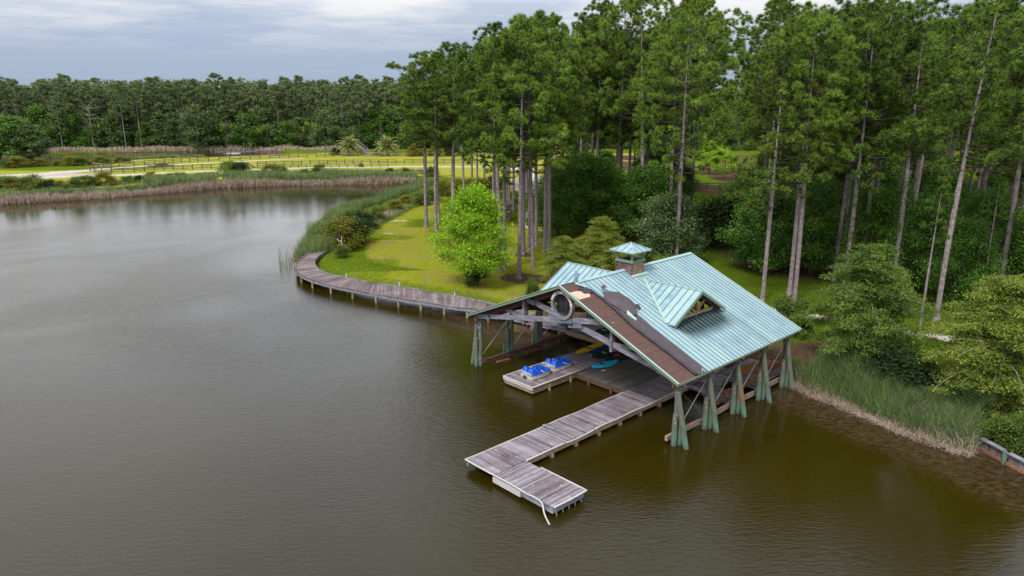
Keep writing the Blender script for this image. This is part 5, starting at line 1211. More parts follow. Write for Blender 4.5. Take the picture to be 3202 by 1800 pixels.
def tree_variant(key, seed, H, Rm, z0, nclump, per, size, mat, spread=1.1, flat=.75, shape='round', trunk_r=.16, bark_m='bark_dark', aspect=.62, limbs=9, droop=0, inner=.35, multi=1, nbough=None):
    """crown = boughs placed on an uneven shell, each carrying a cluster of leaf clumps"""
    r = np.random.default_rng(seed); tr = MB()
    for s_ in range(multi):
        off = r.normal(0, .25, 2) * (multi > 1)
        tr.tube([(off[0], off[1], -.4), (off[0] * 1.2, off[1] * 1.2, H * .25), (off[0] * 2 + r.normal(0, .15), off[1] * 2 + r.normal(0, .15), H * .6), (off[0] * 2, off[1] * 2, H * .93)], [trunk_r * 1.3, trunk_r, trunk_r * .6, .03], 8, False)
    nbough = nbough or max(14, int(nclump / 12)); BO = []; BT = []
    for k in range(nbough):
        t = (k + r.random()) / nbough
        if shape == 'round': rad = math.sin(math.pi * min(.97, .16 + .80 * t)) ** .65
        elif shape == 'egg': rad = math.sin(math.pi * min(.97, .28 + .68 * t)) ** .9 * (1.08 - .25 * t)
        elif shape == 'cone': rad = (1 - t) ** .75 * .95 + .10
        elif shape == 'oval': rad = math.sin(math.pi * min(.97, .22 + .74 * t)) ** .8
        else: rad = math.sqrt(max(0.02, 1 - t * t))
        a = k * 2.399 + r.normal(0, .5); rr = Rm * rad * r.uniform(.45, 1.12)
        BO.append((rr * math.cos(a), rr * math.sin(a), z0 + (H - z0) * (.06 + .90 * t) + r.normal(0, .25))); BT.append(r.random())
    BO = np.array(BO); pick = r.integers(0, nbough, nclump); br = Rm * .26 * r.uniform(.6, 1.25, nbough)
    off = r.normal(size=(nclump, 3)) * (br[pick] * .62)[:, None] * np.array([1, 1, .55])
    cs = BO[pick] + off; cs[:, 2] = np.clip(cs[:, 2], max(.15, z0 * .7), H)
    for k in range(nbough):
        q = BO[k]; zb = min(H * .8, max(.12 * H, q[2] - math.hypot(q[0], q[1]) * .75)); bough(tr, (0, 0, zb), q, trunk_r * .38, .02, r, 4, .1)
    v, tint = leaves(cs, per, spread, size, r, flat, aspect, droop)
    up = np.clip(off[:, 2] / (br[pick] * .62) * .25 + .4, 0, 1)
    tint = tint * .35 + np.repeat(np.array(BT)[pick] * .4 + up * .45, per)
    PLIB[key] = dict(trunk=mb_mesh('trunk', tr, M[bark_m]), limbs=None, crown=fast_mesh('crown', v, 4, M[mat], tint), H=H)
def cypress_variant(key, seed, H, Rm, mat, nb=58, per=17, size=.24, trunk_r=.16):
    """feathery layered branches that rise a little and droop at the tips"""
    r = np.random.default_rng(seed); tr = MB(); tr.tube([(0, 0, -.4), (r.normal(0, .1), 0, H * .4), (r.normal(0, .2), r.normal(0, .2), H * .97)], [trunk_r * 1.4, trunk_r * .8, .02], 8, False)
    cs = []; bt = []
    for k in range(nb):
        t = k / (nb - 1); z = H * (.05 + .93 * t); L = Rm * (min(1, .80 + t * .8) if t < .4 else (1 - (t - .4) / .64) ** .62 * 1.03) * r.uniform(.38, 1.22); a = k * 2.399 + r.normal(0, .45); L = max(L, .45)
        d = np.array([math.cos(a), math.sin(a)]); pv = np.array([-d[1], d[0]]); pts = []; b_ = r.random(); rise = r.uniform(.08, .40)
        for j in range(7):
            u = j / 6; pts.append((d[0] * L * u, d[1] * L * u, z + L * (rise * u - .30 * u ** 3)))
        tr.tube(pts, [.05 * (1.1 - t) * (1 - .8 * j / 6) + .008 for j in range(7)], 4, False)
        n = int(6 + 28 * L / Rm)
        for j in range(n):
            u = r.uniform(.22, 1.05) ** .8; w_ = (.10 + .34 * L * (u * (1.25 - u))) * r.normal(0, .75); x = d * L * u + pv * w_
            cs.append((x[0], x[1], z + L * (rise * u - .30 * u ** 3) - abs(w_) * .18 + r.normal(0, .07))); bt.append(b_ * .5 + u * .5)
    cs = np.array(cs); v, tint = leaves(cs, per, .55, size, r, .30, .34, .25); tint = tint * .35 + np.repeat(np.array(bt) * .65, per)
    PLIB[key] = dict(trunk=mb_mesh('trunk', tr, M['bark_pale']), limbs=None, crown=fast_mesh('crown', v, 4, M[mat], tint), H=H)
tree_variant('sweetgum', 3, 11.0, 3.6, 1.7, 560, 56, .24, 'leaf_bright', .85, .7, 'egg', .17, 'bark_dark', inner=.5, nbough=64)
for i in range(3): tree_variant(('dark', i), 10 + i, 12.0, [4.4, 3.9, 4.8][i], .7, 520, 44, .32, 'leaf_dark' if i != 1 else 'leaf_mid', 1.25, .6, ['round', 'oval', 'round'][i], .17, 'bark_pale' if i == 1 else 'bark_dark', inner=.5)
cypress_variant(('cyp', 0), 30, 10.0, 4.4, 'cypress_green', 150, 22)
cypress_variant(('cyp', 1), 31, 10.0, 4.8, 'cypress', 150, 22)
cypress_variant(('cyp', 2), 36, 9.0, 3.8, 'cypress', 110, 22)
tree_variant('magnolia', 40, 9.0, 3.3, .1, 480, 54, .26, 'magnolia', 1.0, .8, 'oval', .16, inner=.4)
for i in range(3): tree_variant(('fardec', i), 44 + i, 13.0, [4.6, 4.0, 5.2][i], .3, 230, 24, .70, ['leaf_far', 'leaf_dark', 'leaf_far'][i], 1.6, .6, 'oval', .16, 'bark_pale', inner=.5)
tree_variant('limetree', 49, 7.0, 2.8, 1.6, 160, 36, .30, 'leaf_bright', .9, .7, 'round', .12)
for i, (mt_, sh_) in enumerate((('shrub', 'dome'), ('shrub_olive', 'dome'), ('shrub_dark', 'round'), ('shrub', 'round'))): tree_variant(('shrub', i), 60 + i, 2.6, 1.5, .0, 170, 40, .18, mt_, .6, .8, sh_, .05, inner=.6, limbs=5, multi=3)
# bare grey snag
def snag_variant(key, seed, H=13):
    r = np.random.default_rng(seed); tr = MB(); tr.tube([(0, 0, -.4), (.1, 0, H * .4), (r.normal(0, .4), r.normal(0, .4), H)], [.22, .16, .03], 6, False)
    for k in range(16):
        z = H * r.uniform(.35, .98); a = r.uniform(0, 6.28); L = r.uniform(.8, 3.2); q = np.array([math.cos(a) * L, math.sin(a) * L, z + L * r.uniform(.0, .9)]); pts = bough(tr, (0, 0, z), q, .07, .02, r, 3)
        for j in range(3): e = np.array(pts[2]) + r.normal(0, .5, 3); tr.tube([pts[2], tuple(e)], [.03, .012], 3, False)
    PLIB[key] = dict(trunk=mb_mesh('trunk', tr, M['bark_pale']), limbs=None, crown=None, H=H)
for i in range(2): snag_variant(('snag', i), 70 + i)
ROOT = {}
def plant(key, name, label, cat, x, y, H, rot=None, group=None, scale_xy=1.0, z=None):
    P = PLIB[key]; s = H / P['H']; z = max(-.1, ground(x, y)) if z is None else z
    rot = rng.uniform(0, 6.28) if rot is None else rot
    if key in ROOT:
        o = ROOT[key].copy(); COL.objects.link(o)
        for ch in ROOT[key].children: k = ch.copy(); COL.objects.link(k); k.parent = o
        if 'group' in o: del o['group']
        o.name = name
    else:
        o = bpy.data.objects.new(name, None); COL.objects.link(o)
        for nm in ('trunk', 'limbs', 'crown'):
            if P[nm] is not None: as_obj(nm if nm != 'crown' or 'shrub' not in name else 'foliage', P[nm], o)
        ROOT[key] = o
    o.location = (x, y, z); o.rotation_euler = (0, 0, rot); o.scale = (s * scale_xy, s * scale_xy, s); ABS[o.name] = (x, y, z)
    tag(o, label, cat, group); return o
def tree_px(key, name, label, cat, px, py, top, rot=None, group=None, sxy=1.0, H=None):
    x, y, z = gp(px, py, LZ); z = ground(x, y); H = H or (height_at(x, y, top) - z); return plant(key, name, label, cat, x, y, H, rot, group, sxy)
# tall pines whose trunks can be told apart: foot (px, py), top py, variant, words that single them out
PINES = [
 (1333, 710, 172, 0, 'tall pine standing leftmost on the lawn, first of the grove against the pond'),
 (1364, 723, 190, 2, 'tall pine second from the left on the lawn, its foot lowest of the pair'),
 (1372, 695, 168, 4, 'tall pine just behind the second trunk from the left on the lawn'),
 (1418, 724, 140, 1, 'tall pine left of the lime green tree, with a thin open crown'),
 (1453, 640, 165, 6, 'pine with its foot hidden behind the top left of the lime green tree'),
 (1476, 600, 180, 3, 'distant pine over the olive shrubs, left of the lime green tree top'),
 (1493, 598, 160, 0, 'distant pine just right of the one over the olive shrubs'),
 (1515, 600, 150, 5, 'distant pine above the top of the lime green tree'),
 (1543, 632, 120, 1, 'left one of two pine trunks right above the lime green tree'),
 (1551, 618, 130, 4, 'right one of two pine trunks right above the lime green tree'),
 (1566, 848, 95, 6, 'pine trunk touching the right side of the lime green tree, darker foot in its shade'),
 (1578, 838, 110, 3, 'pine trunk passing in front of the small shed'),
 (1584, 630, 120, 0, 'far pine trunk behind the shed, left one'),
 (1592, 642, 105, 2, 'far pine trunk behind the shed, right one'),
 (1606, 657, 90, 5, 'pine in a brown needle ring right behind the shed'),
 (1624, 871, 62, 1, 'big pine right of the lime green tree, its foot in the brown needle patch'),
 (1637, 795, 85, 4, 'pine directly behind the big one in the brown needle patch'),
 (1648, 636, 80, 0, 'thin far pine beside the pale footpath'),
 (1656, 782, 72, 3, 'pine left of the close pair by the footpath'),
 (1667, 838, 60, 6, 'front pine of the close pair by the footpath'),
 (1677, 765, 75, 2, 'rear pine of the close pair by the footpath'),
 (1704, 788, 66, 5, 'pine at the left edge of the dark broadleaf trees'),
 (1717, 800, 55, 1, 'slightly leaning pine in front of the dark broadleaf trees'),
 (1809, 700, 52, 0, 'pine rising out of the dark broadleaf trees, reddish bare trunk'),
 (1862, 700, 12, 3, 'tallest pine behind the left cypress, pale trunk in front of dark leaves'),
 (1928, 705, -40, 5, 'pine just right of the tallest one behind the left cypress'),
 (2003, 742, -40, 6, 'stout pale pine straight above the cupola'),
 (2150, 640, -10, 4, 'dark twin-trunk pine left of the bright gap in the wood'),
 (2160, 648, 10, 1, 'pine immediately right of the dark twin trunks by the gap'),
 (2384, 940, 95, 5, 'big pale pine right behind the boathouse roof corner'),
 (2483, 948, 60, 1, 'straight pine behind the yellow-green shrub, in front of its twin'),
 (2468, 922, 35, 4, 'darker twin half hidden behind the straight pine by the yellow-green shrub'),
 (2607, 880, 20, 2, 'pine behind the left edge of the big cypress on the right bank'),
 (2691, 868, -30, 3, 'pine between the two ivy-covered trunks'),
 (2927, 1004, -40, 6, 'dark pine right of the slim leaning one'),
 (3118, 950, -60, 1, 'left of the two stout pale pines near the right edge'),
 (3151, 935, -50, 3, 'right of the two stout pale pines near the right edge'),
 (3192, 915, -30, 5, 'stout pine cut by the right edge of the photo'),
]
for px, py, top, v, lb in PINES:
    tree_px(('near', v), 'pine_tree', lb, 'pine tree', px, py, top, group='tall pines of the grove', sxy=1.3 if px in (1333, 1364, 1418) else 1.0, rot=3.6 if px == 1333 else None)
tree_px(('lean', 0), 'pine_tree', 'slim leaning young pine with sparse tufts in front of the stony path', 'pine tree', 2872, 1059, 560, rot=2.0, group='tall pines of the grove')
tree_px(('lean', 0), 'pine_tree', 'slim dying pine with many bare snapped limbs near the right edge', 'pine tree', 3062, 976, 560, rot=4.0, group='tall pines of the grove')
for px, py, top, v, lb in ((2637, 925, 0, 3, 'pine wrapped in climbing vine, left one behind the big cypress'), (2788, 932, -10, 0, 'leaning pine wrapped in climbing vine, right one behind the big cypress')):
    o = tree_px(('near', v), 'pine_tree', lb, 'pine tree', px, py, top, group='tall pines of the grove')
    r = np.random.default_rng(px); n = 260; zz = r.uniform(0, 11, n); aa = r.uniform(0, 6.28, n); rr = .25 + .22 * r.random(n) * (1 + np.sin(zz * 1.1) * .5); cs = np.stack([rr * np.cos(aa), rr * np.sin(aa), zz], 1)
    vv, tt_ = leaves(cs, 12, .35, .16, r); as_obj('vine', fast_mesh('vine', vv, 4, M['vine'], tt_), o)
# the rest of the grove behind: trees that cannot be told apart from one another
def try_fill(n, ydepth, key_fn, name, label, cat, group, Hr, xr, minsep, used, seed, ok):
    r = np.random.default_rng(seed); c_ = 0; tries = 0
    while c_ < n and tries < n * 60:
        tries += 1; x = r.uniform(*xr); y = r.uniform(*ydepth); px, py = px_of(x, y, LZ)
        if not ok(x, y, px, py): continue
        if any((x - u[0]) ** 2 + (y - u[1]) ** 2 < minsep ** 2 for u in used): continue
        used.append((x, y)); plant(key_fn(r), name, label, cat, x, y, r.uniform(*Hr), r.uniform(0, 6.28), group); c_ += 1
    return c_
used = [gp(p[0], p[1], LZ)[:2] for p in PINES]
okr = lambda x, y, px, py: 1800 < px < 3420 and py < 870 and not (2120 < px < 2360 and py > 500)
n1 = try_fill(60, (78, 150), lambda r: ('near', int(r.integers(7))), 'pine_tree', 'pine standing deep in the right-hand wood behind the front trunks', 'pine tree', 'pines deep in the right-hand wood', (26, 31), (18, 105), 3.6, used, 5, okr)
okm = lambda x, y, px, py: (1735 < px < 2120) and py < 760
n2 = try_fill(16, (100, 150), lambda r: ('near', int(r.integers(7))), 'pine_tree', 'pine standing behind the dark broadleaf trees in the middle of the wood', 'pine tree', 'pines behind the middle of the wood', (26, 31), (5, 50), 3.5, used, 6, okm)
okg = lambda x, y, px, py: 1450 < px < 1740 and 560 < py < 640
# broadleaf understorey in the wood
for px, py, top, v, s, lb in (
 (1745, 742, 500, 0, 1.0, 'dark green broadleaf tree at the left end of the wood, beside the footpath'), (1790, 728, 480, 2, 1.0, 'dark green broadleaf tree second from the left end of the wood'),
 (1850, 735, 500, 0, 1.1, 'dark green broadleaf tree behind the left cypress'), (1905, 715, 520, 1, 1.0, 'mid green broadleaf tree above the left cypress'),
 (1965, 735, 540, 2, .9, 'dark green broadleaf tree left of the stout pine above the cupola'), (2060, 700, 530, 0, .9, 'dark broadleaf tree above the dark glossy magnolia'),
 (2120, 660, 500, 2, .8, 'dark broadleaf tree at the left side of the bright gap'), (2380, 850, 560, 1, 1.0, 'mid green broadleaf tree right of the grassy gap, leaves down to the ground'),
 (2330, 775, 520, 1, .9, 'mid green broadleaf tree on the right side of the gap, above the dark bush'), (2430, 835, 590, 2, .9, 'dark broadleaf tree behind the two straight pines'),
 (2530, 860, 560, 0, .9, 'dark broadleaf tree left of the vine-covered pines'), (2740, 860, 590, 2, 1.0, 'dark broadleaf tree between the vine-covered pines'),
 (2860, 905, 620, 0, 1.0, 'dark broadleaf tree behind the slim leaning pine'), (2990, 960, 690, 2, .9, 'dark broadleaf tree with low leaves left of the two stout pines'),
 (3060, 890, 600, 1, 1.0, 'mid green broadleaf tree behind the dying pine'), (3230, 960, 640, 0, 1.0, 'dark broadleaf tree at the right edge of the photo')):
    tree_px(('dark', v), 'broadleaf_tree', lb, 'tree', px, py, top, group='broadleaf trees under the pines', sxy=s * 1.0)
used2 = []
okb = lambda x, y, px, py: 1740 < px < 3450 and py < 800 and not (2110 < px < 2370 and py > 505)
try_fill(42, (92, 160), lambda r: ('dark', int(r.integers(3))), 'broadleaf_tree', 'dark broadleaf tree filling the depth of the wood', 'tree', 'broadleaf trees deep in the wood', (6, 11), (8, 110), 4.6, used2, 8, okb)
tree_px('sweetgum', 'sweetgum_tree', 'lime green broadleaf tree alone on the lawn by the boardwalk', 'tree', 1487, 893, 577, rot=.7)
tree_px('limetree', 'young_tree', 'small yellow-green tree glowing in the gap of the wood', 'tree', 2262, 562, 470, rot=1)
tree_px('limetree', 'young_tree', 'small pale green tree left of the yellow-green one in the gap', 'tree', 2218, 545, 440, rot=3)
tree_px(('cyp', 2), 'cypress_tree', 'feathery yellow-green cypress just left of the cupola', 'tree', 1880, 868, 678, sxy=1.15, rot=1)
tree_px(('cyp', 1), 'cypress_tree', 'feathery yellow-green cypress overhanging the left roof slope', 'tree', 1765, 885, 738, sxy=1.1, rot=2)
tree_px('magnolia', 'magnolia_tree', 'dense dark glossy magnolia behind the cupola', 'tree', 2085, 830, 612, rot=.3, sxy=1.1)
tree_px(('cyp', 0), 'cypress_tree', 'big green and ochre cypress on the bank right of the boathouse', 'tree', 2690, 1150, 762, rot=.4, sxy=1.06)
tree_px(('cyp', 1), 'cypress_tree', 'large yellow-green cypress at the right edge above the reeds', 'tree', 3105, 1262, 868, rot=1.2, sxy=1.15)
tree_px(('cyp', 0), 'cypress_tree', 'yellow-green cypress cut by the right edge behind the larger one', 'tree', 3235, 1190, 850, rot=2.6, sxy=1.0)
# shrubs: (px, base py, top py, variant, xy scale, label)
SHR = [(1075, 772, 690, 1, 1.35, 'big dark shrub with ochre tips behind the white marker pole'), (1112, 760, 685, 2, 1.1, 'dark shrub right of the ochre-tipped one'), (1068, 805, 766, 3, .9, 'small green shrub at the inner end of the boardwalk'),
 (1142, 716, 664, 2, 1.1, 'dark round shrub on the bank above the sandy patch'), (1100, 700, 655, 0, 1.3, 'bright green shrub topping the reed bank'), (1183, 690, 645, 0, 1.0, 'light green shrub on the reed bank'),
 (1237, 658, 628, 1, 1.4, 'olive shrub in the reeds near the end of the pond arm'), (1270, 640, 612, 1, 1.3, 'olive shrub on the narrow bank left of the first pines'), (1318, 640, 600, 0, 1.2, 'green shrub left of the first pine trunk'), (1345, 625, 590, 0, 1.2, 'green shrub behind the first pine trunks'),
 (1385, 606, 566, 1, 1.3, 'olive shrub right of the first pine trunks'), (1432, 612, 562, 1, 1.4, 'yellow-olive shrub at the head of the lawn'), (1470, 605, 560, 1, 1.4, 'olive brown shrub behind the lime green tree top'), (1505, 600, 560, 1, 1.5, 'dark olive shrub right above the lime green tree'), (1548, 592, 552, 2, 1.4, 'dark shrub between distant trunks above the shed'),
 (1486, 893, 826, 2, .85, 'dark dense shrub at the foot of the lime green tree'), (1665, 928, 876, 3, .75, 'small upright shrub beside the left edge of the roof'), (1440, 700, 640, 0, .9, 'green shrub left behind the lime green tree'),
 (2248, 775, 622, 2, 1.0, 'tall dark brown-green bush in the grassy gap'), (2470, 1015, 930, 3, .95, 'yellow-green shrub behind the right roof corner'), (2500, 1050, 985, 0, 1.1, 'green shrub at the right roof corner, lower than the yellow-green one'),
 (2770, 1215, 1090, 2, 1.1, 'dark shrub under the big cypress above the reeds'), (2850, 1235, 1120, 2, 1.1, 'dark shrub between the two cypresses above the reeds'), (3130, 1372, 1300, 3, 1.0, 'green bush on top of the retaining wall'), (3010, 1300, 1205, 2, 1.0, 'dark bush under the large right cypress'),
 (3215, 1400, 1310, 3, 1.0, 'green bush at the right edge above the retaining wall'), (1680, 655, 600, 2, .9, 'dark bush by the footpath in the grove'), (1630, 640, 605, 2, .9, 'low dark bush behind the distant trunks'), (2070, 860, 800, 0, .9, 'low green shrub at the foot of the magnolia')]
for px, py, top, v, s, lb in SHR: tree_px(('shrub', v), 'shrub', lb, 'shrub', px, py, top, sxy=s, group='shrubs around the lawn and the wood')
FS = [(20, 592, 550, 1.4), (58, 592, 558, 1.5), (98, 594, 549, 1.3), (148, 592, 562, 1.5), (190, 592, 566, 1.4), (243, 586, 552, 1.3), (280, 582, 549, 1.2), (331, 578, 540, 1.4), (400, 572, 550, 1.3), (437, 568, 548, 1.4), (476, 563, 538, 1.5), (530, 560, 541, 1.2), (566, 562, 538, 1.4), (622, 556, 541, 1.4),
      (718, 545, 504, 1.2), (750, 545, 508, 1.2), (850, 545, 515, 1.5), (880, 545, 517, 1.3), (998, 548, 514, 1.1), (1020, 552, 530, 1.5), (1128, 521, 511, 1.5), (1218, 545, 526, 1.5), (1268, 545, 525, 1.3), (955, 548, 528, 1.6), (1350, 552, 520, 1.2), (-30, 594, 556, 1.4)]
wsd = ['leftmost', 'second', 'third', 'fourth', 'fifth', 'sixth', 'seventh', 'eighth', 'ninth', 'tenth', 'eleventh', 'twelfth', 'thirteenth', 'fourteenth']
for i, (px, py, top, s) in enumerate(FS):
    if i < 14: lb = 'shrub on the far bank between reeds and road, %s from the left edge' % wsd[i]
    else: lb = {14: 'tall blue-green bush by the gate gap on the far bank', 15: 'ochre bush right against the tall blue-green one by the gate gap', 16: 'bush in front of the paddock rails just right of the gate gap', 17: 'thin bush right of the one beyond the gate gap', 18: 'upright bush in front of the low road fence', 19: 'low wide bush right of the upright one by the low fence', 20: 'tiny bush on the road verge in front of the paddock', 21: 'dark low bush in the rough grass below the left palm', 22: 'dark bush in the rough grass right of the palms', 23: 'low bush left of the upright one by the low fence', 24: 'bush in the rough grass behind the first pine trunks', 25: 'shrub on the far bank cut by the left edge'}[i]
    tree_px(('shrub', [0, 1, 3, 2, 1, 0][i % 6]), 'shrub', lb, 'shrub', px, py, top, sxy=s, group='shrubs along the far bank')
for i, (px, py, top) in enumerate(((32, 523, 494), (58, 523, 492), (105, 521, 506), (126, 520, 497), (180, 518, 500), (222, 517, 490), (248, 517, 488), (310, 513, 489), (335, 512, 494), (372, 509, 490), (398, 508, 492), (285, 516, 505))):
    tree_px(('shrub', i % 2), 'shrub', ['bush at the left edge of the back pond', 'bush second from the left on the back pond bank', 'low bush third on the back pond bank', 'bush fourth on the back pond bank', 'low wide bush fifth on the back pond bank', 'bright topped bush in front of the back pond', 'dark bush right against the bright topped one at the back pond', 'pale green bush just behind the paddock corner', 'bush right of the pale green one behind the paddock corner', 'dark bush behind the curved paddock fence', 'rightmost dark bush behind the curved paddock fence', 'low bush between back pond and paddock corner'][i], 'shrub', px, py, top, sxy=1.5, group='bushes on the back pond bank')
for k, (px, py, top) in enumerate(((1360, 487, 458), (1410, 487, 455), (1450, 487, 462), (1300, 487, 452), (1180, 485, 470), (1050, 484, 462))):
    tree_px(('shrub', [1, 2, 3, 1, 0, 2][k]), 'shrub', ['olive bush behind the far fence, seen between the pine trunks', 'dark bush behind the far fence, right of the olive one', 'low green bush behind the far fence under the grove', 'ochre green bush right of the right palm', 'bright green bush beside the footbridge', 'dark low bush left of the left palm'][k], 'shrub', px, py, top, sxy=1.3)
# palms: fronds one by one
def palm(px, py, topy, label, seed):
    x, y, _ = gp(px, py, LZ); r = np.random.default_rng(seed); t = thing('palm_tree', label, 'palm tree', (x, y, LZ), 'feather palms beside the footbridge'); H = 2.4
    mb = MB(); mb.tube([(x, y, LZ - .3), (x, y, LZ + H)], [.55, .5], 10); part('trunk', mb, M['bark_dark'], t)
    mlist = []
    for q in range(3):
        vs = []; L = 4.3; n = 26
        for i in range(n):
            u = .12 + .88 * i / n; sx = u * L; zz = .9 * math.sin(u * 2.4) - 1.0 * u ** 3 * (1 + .4 * q)
            for s in (1, -1):
                ln = .85 * math.sin(math.pi * min(.97, .15 + u * .8)) + .15; w_ = .24
                e = (sx + ln * .6, s * ln * .75, zz - ln * .45); vs += [(sx - w_ / 2, 0, zz), (sx + w_ / 2, 0, zz), e]
            u2 = u + 1.0 / n; zz2 = .9 * math.sin(u2 * 2.4) - 1.0 * u2 ** 3 * (1 + .4 * q); vs += [(sx, -.05, zz), (sx, .05, zz), (u2 * L, 0, zz2)]
        mlist.append(fast_mesh('frond', np.array(vs), 3, M['palm_leaf'], np.full(len(vs) // 3, .2 + .5 * q)))
    for k in range(58):
        o = link('frond', mlist[k % 3], (x, y, LZ + H), t, 0, r.uniform(.85, 1.1)); tilt = -R(78) + R(118) * (k / 57) ** .9; o.rotation_euler = (r.normal(0, .15), tilt, k * 2.399)
palm(1094, 485, 415, 'left one of two feather palms, left of the footbridge', 1); palm(1211, 486, 418, 'right one of two feather palms, right of the footbridge', 2)
# far wood beyond the back pond
r = np.random.default_rng(99); cnt = 0; frontx = []
def far_y(x):   # tree line distance
    return float(np.interp(x, [-260, -190, -150, -110, -60, 0, 60, 200], [262, 268, 276, 280, 276, 280, 270, 262]))
TALL = [(395, 'pine with a long bare trunk rising from the far bank, left of the twin pair'), (444, 'pine with a long bare trunk on the far bank, right of the twin pair'), (197, 'lone pine with a wide round crown in front of the far wood on the left'), (1026, 'slender far pine with a bare trunk left of the left palm'), (1128, 'tall far pine right behind the footbridge'), (1150, 'far pine with a round crown right of the footbridge one')]
for px, lb in TALL:
    x = (px - 1601) / F_PX * far_y(0) / math.cos(TH) * 1.0; yy = far_y(x) - 6; x = (px - 1601) / F_PX * (yy * math.cos(TH) + 19 * math.sin(TH)); plant(('far', cnt % 4), 'pine_tree', lb, 'pine tree', x, yy, 22 + r.uniform(-1, 2) - (5 if px in (197,) else 0), r.uniform(0, 6), None, .9); cnt += 1; frontx.append((x, yy))
for row in range(3):
    step = 5.4 + row * .6; x = -262.0
    while x < 175:
        xx = x + r.normal(0, 1.3); yy = far_y(xx) + row * 7.5 + r.normal(0, 1.8); x += step * (1.0 if row < 3 else 1.55)
        px, py = px_of(xx, yy, LZ)
        if px < -120 or px > 3300: continue
        if px > 1640 and (row > 0 or cnt % 2): cnt += 1; continue
        Hh = r.uniform(19.5, 23.0) + 3.5 * float(vnoise(np.array([xx]), np.array([yy]), 14.0, 44)[0]) + (1.8 if r.random() < .08 else 0)
        plant(('far', int(r.integers(4))), 'pine_tree', 'pine in the far wood beyond the back pond', 'pine tree', xx, yy, Hh, r.uniform(0, 6.28), 'pines of the far wood', r.uniform(.95, 1.2)); cnt += 1
Pv = []
for k in range(3):
    r2 = np.random.default_rng(500 + k); nb_ = 120; t_ = r2.random(nb_); a_ = r2.uniform(0, 6.28, nb_); rad = 4.8 * np.sin(np.pi * np.clip(.15 + .8 * t_, 0, 1)) ** .7 * np.sqrt(r2.random(nb_)); cs_ = np.stack([rad * np.cos(a_), rad * np.sin(a_), 8 + 15.2 * t_], 1)
    ax_ = np.tile([[0, 0, 1.0]], (nb_, 1)); Pv.append(needles(cs_, ax_, 9, 1.15, .34, r2))
VV = []; TT = []
for row in range(8):
    x = -300.0 - row * 8
    while x < 190 + row * 8:
        xx = x + r.normal(0, 1.6); yy = far_y(xx) + 22 + row * 9 + r.normal(0, 2.0); x += 7.0; px, py = px_of(xx, yy, LZ)
        if px < -150 or px > 3350 or (px > 1640 and row > 2): continue
        v_, t_ = Pv[int(r.integers(3))]; s_ = r.uniform(.92, 1.10); VV.append(v_ * s_ + np.array([xx, yy, LZ - 1])); TT.append(t_)
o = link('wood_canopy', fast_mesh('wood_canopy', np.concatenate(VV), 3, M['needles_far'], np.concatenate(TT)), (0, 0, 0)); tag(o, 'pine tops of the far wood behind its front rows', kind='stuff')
dc = 0; x = -262.0
while x < 175:
    xx = x + r.normal(0, 1.0); yy = far_y(xx) - 4 + r.normal(0, 2.0); x += 2.7; px, py = px_of(xx, yy, LZ)
    if px < -120 or px > 3300: continue
    if px > 1700 and dc % 2: dc += 1; continue
    dc += 1; plant(('fardec', int(r.integers(3))), 'broadleaf_tree', 'leafy tree at the front of the far wood', 'tree', xx, yy, r.uniform(6.0, 16.5), r.uniform(0, 6.28), 'leafy trees at the front of the far wood', r.uniform(.85, 1.15))
for k in range(22):
    px = r.uniform(-40, 1330); yy = 272 + r.uniform(-4, 4); x = (px - 1601) / F_PX * (yy * math.cos(TH) + 19 * math.sin(TH)); yy = far_y(x) - 7 + r.uniform(-2, 4); plant(('snag', k % 2), 'dead_tree', 'bare grey dead tree among the leafy trees of the far wood', 'dead tree', x, yy, r.uniform(8, 16), None, 'bare dead trees of the far wood')
for k, (px, py, top) in enumerate(((0, 484, 380), (40, 486, 372), (75, 485, 395), (105, 484, 402))):
    tree_px(('fardec', k % 3), 'broadleaf_tree', ['big leafy tree at the left edge of the back pond', 'leafy tree second from the left edge beside the back pond', 'leafy tree third from the left edge beside the back pond', 'leafy tree hanging over the back pond, fourth from the left edge'][k], 'tree', px, py, top, sxy=1.2)
# the darkness of the wood floor is closed by a distant thicket
# ------------------------------------------------------------------ reeds, rough grass
def blades(pts, h, w_, lean, r, bend=.25):
    n = len(pts); p = np.concatenate([pts, np.zeros((n, 1))], 1) if pts.shape[1] == 2 else pts
    a = r.uniform(0, 6.28, n); s = np.stack([np.cos(a), np.sin(a), np.zeros(n)], 1) * w_ / 2
    d = np.stack([r.normal(0, lean, n), r.normal(0, lean, n), np.ones(n)], 1); d /= np.linalg.norm(d, axis=1, keepdims=True)
    H = h * r.uniform(.6, 1.15, (n, 1)); t = p + d * H; mid = p + d * H * .55; t = t + np.stack([r.normal(0, bend, n), r.normal(0, bend, n), -np.abs(r.normal(0, bend * .5, n))], 1)
    v = np.stack([p - s, p + s, mid + s * .8, mid - s * .8, mid - s * .8, mid + s * .8, t + s * .12, t - s * .12], 1).reshape(-1, 3)
    return v, np.repeat(r.random(n), 2)
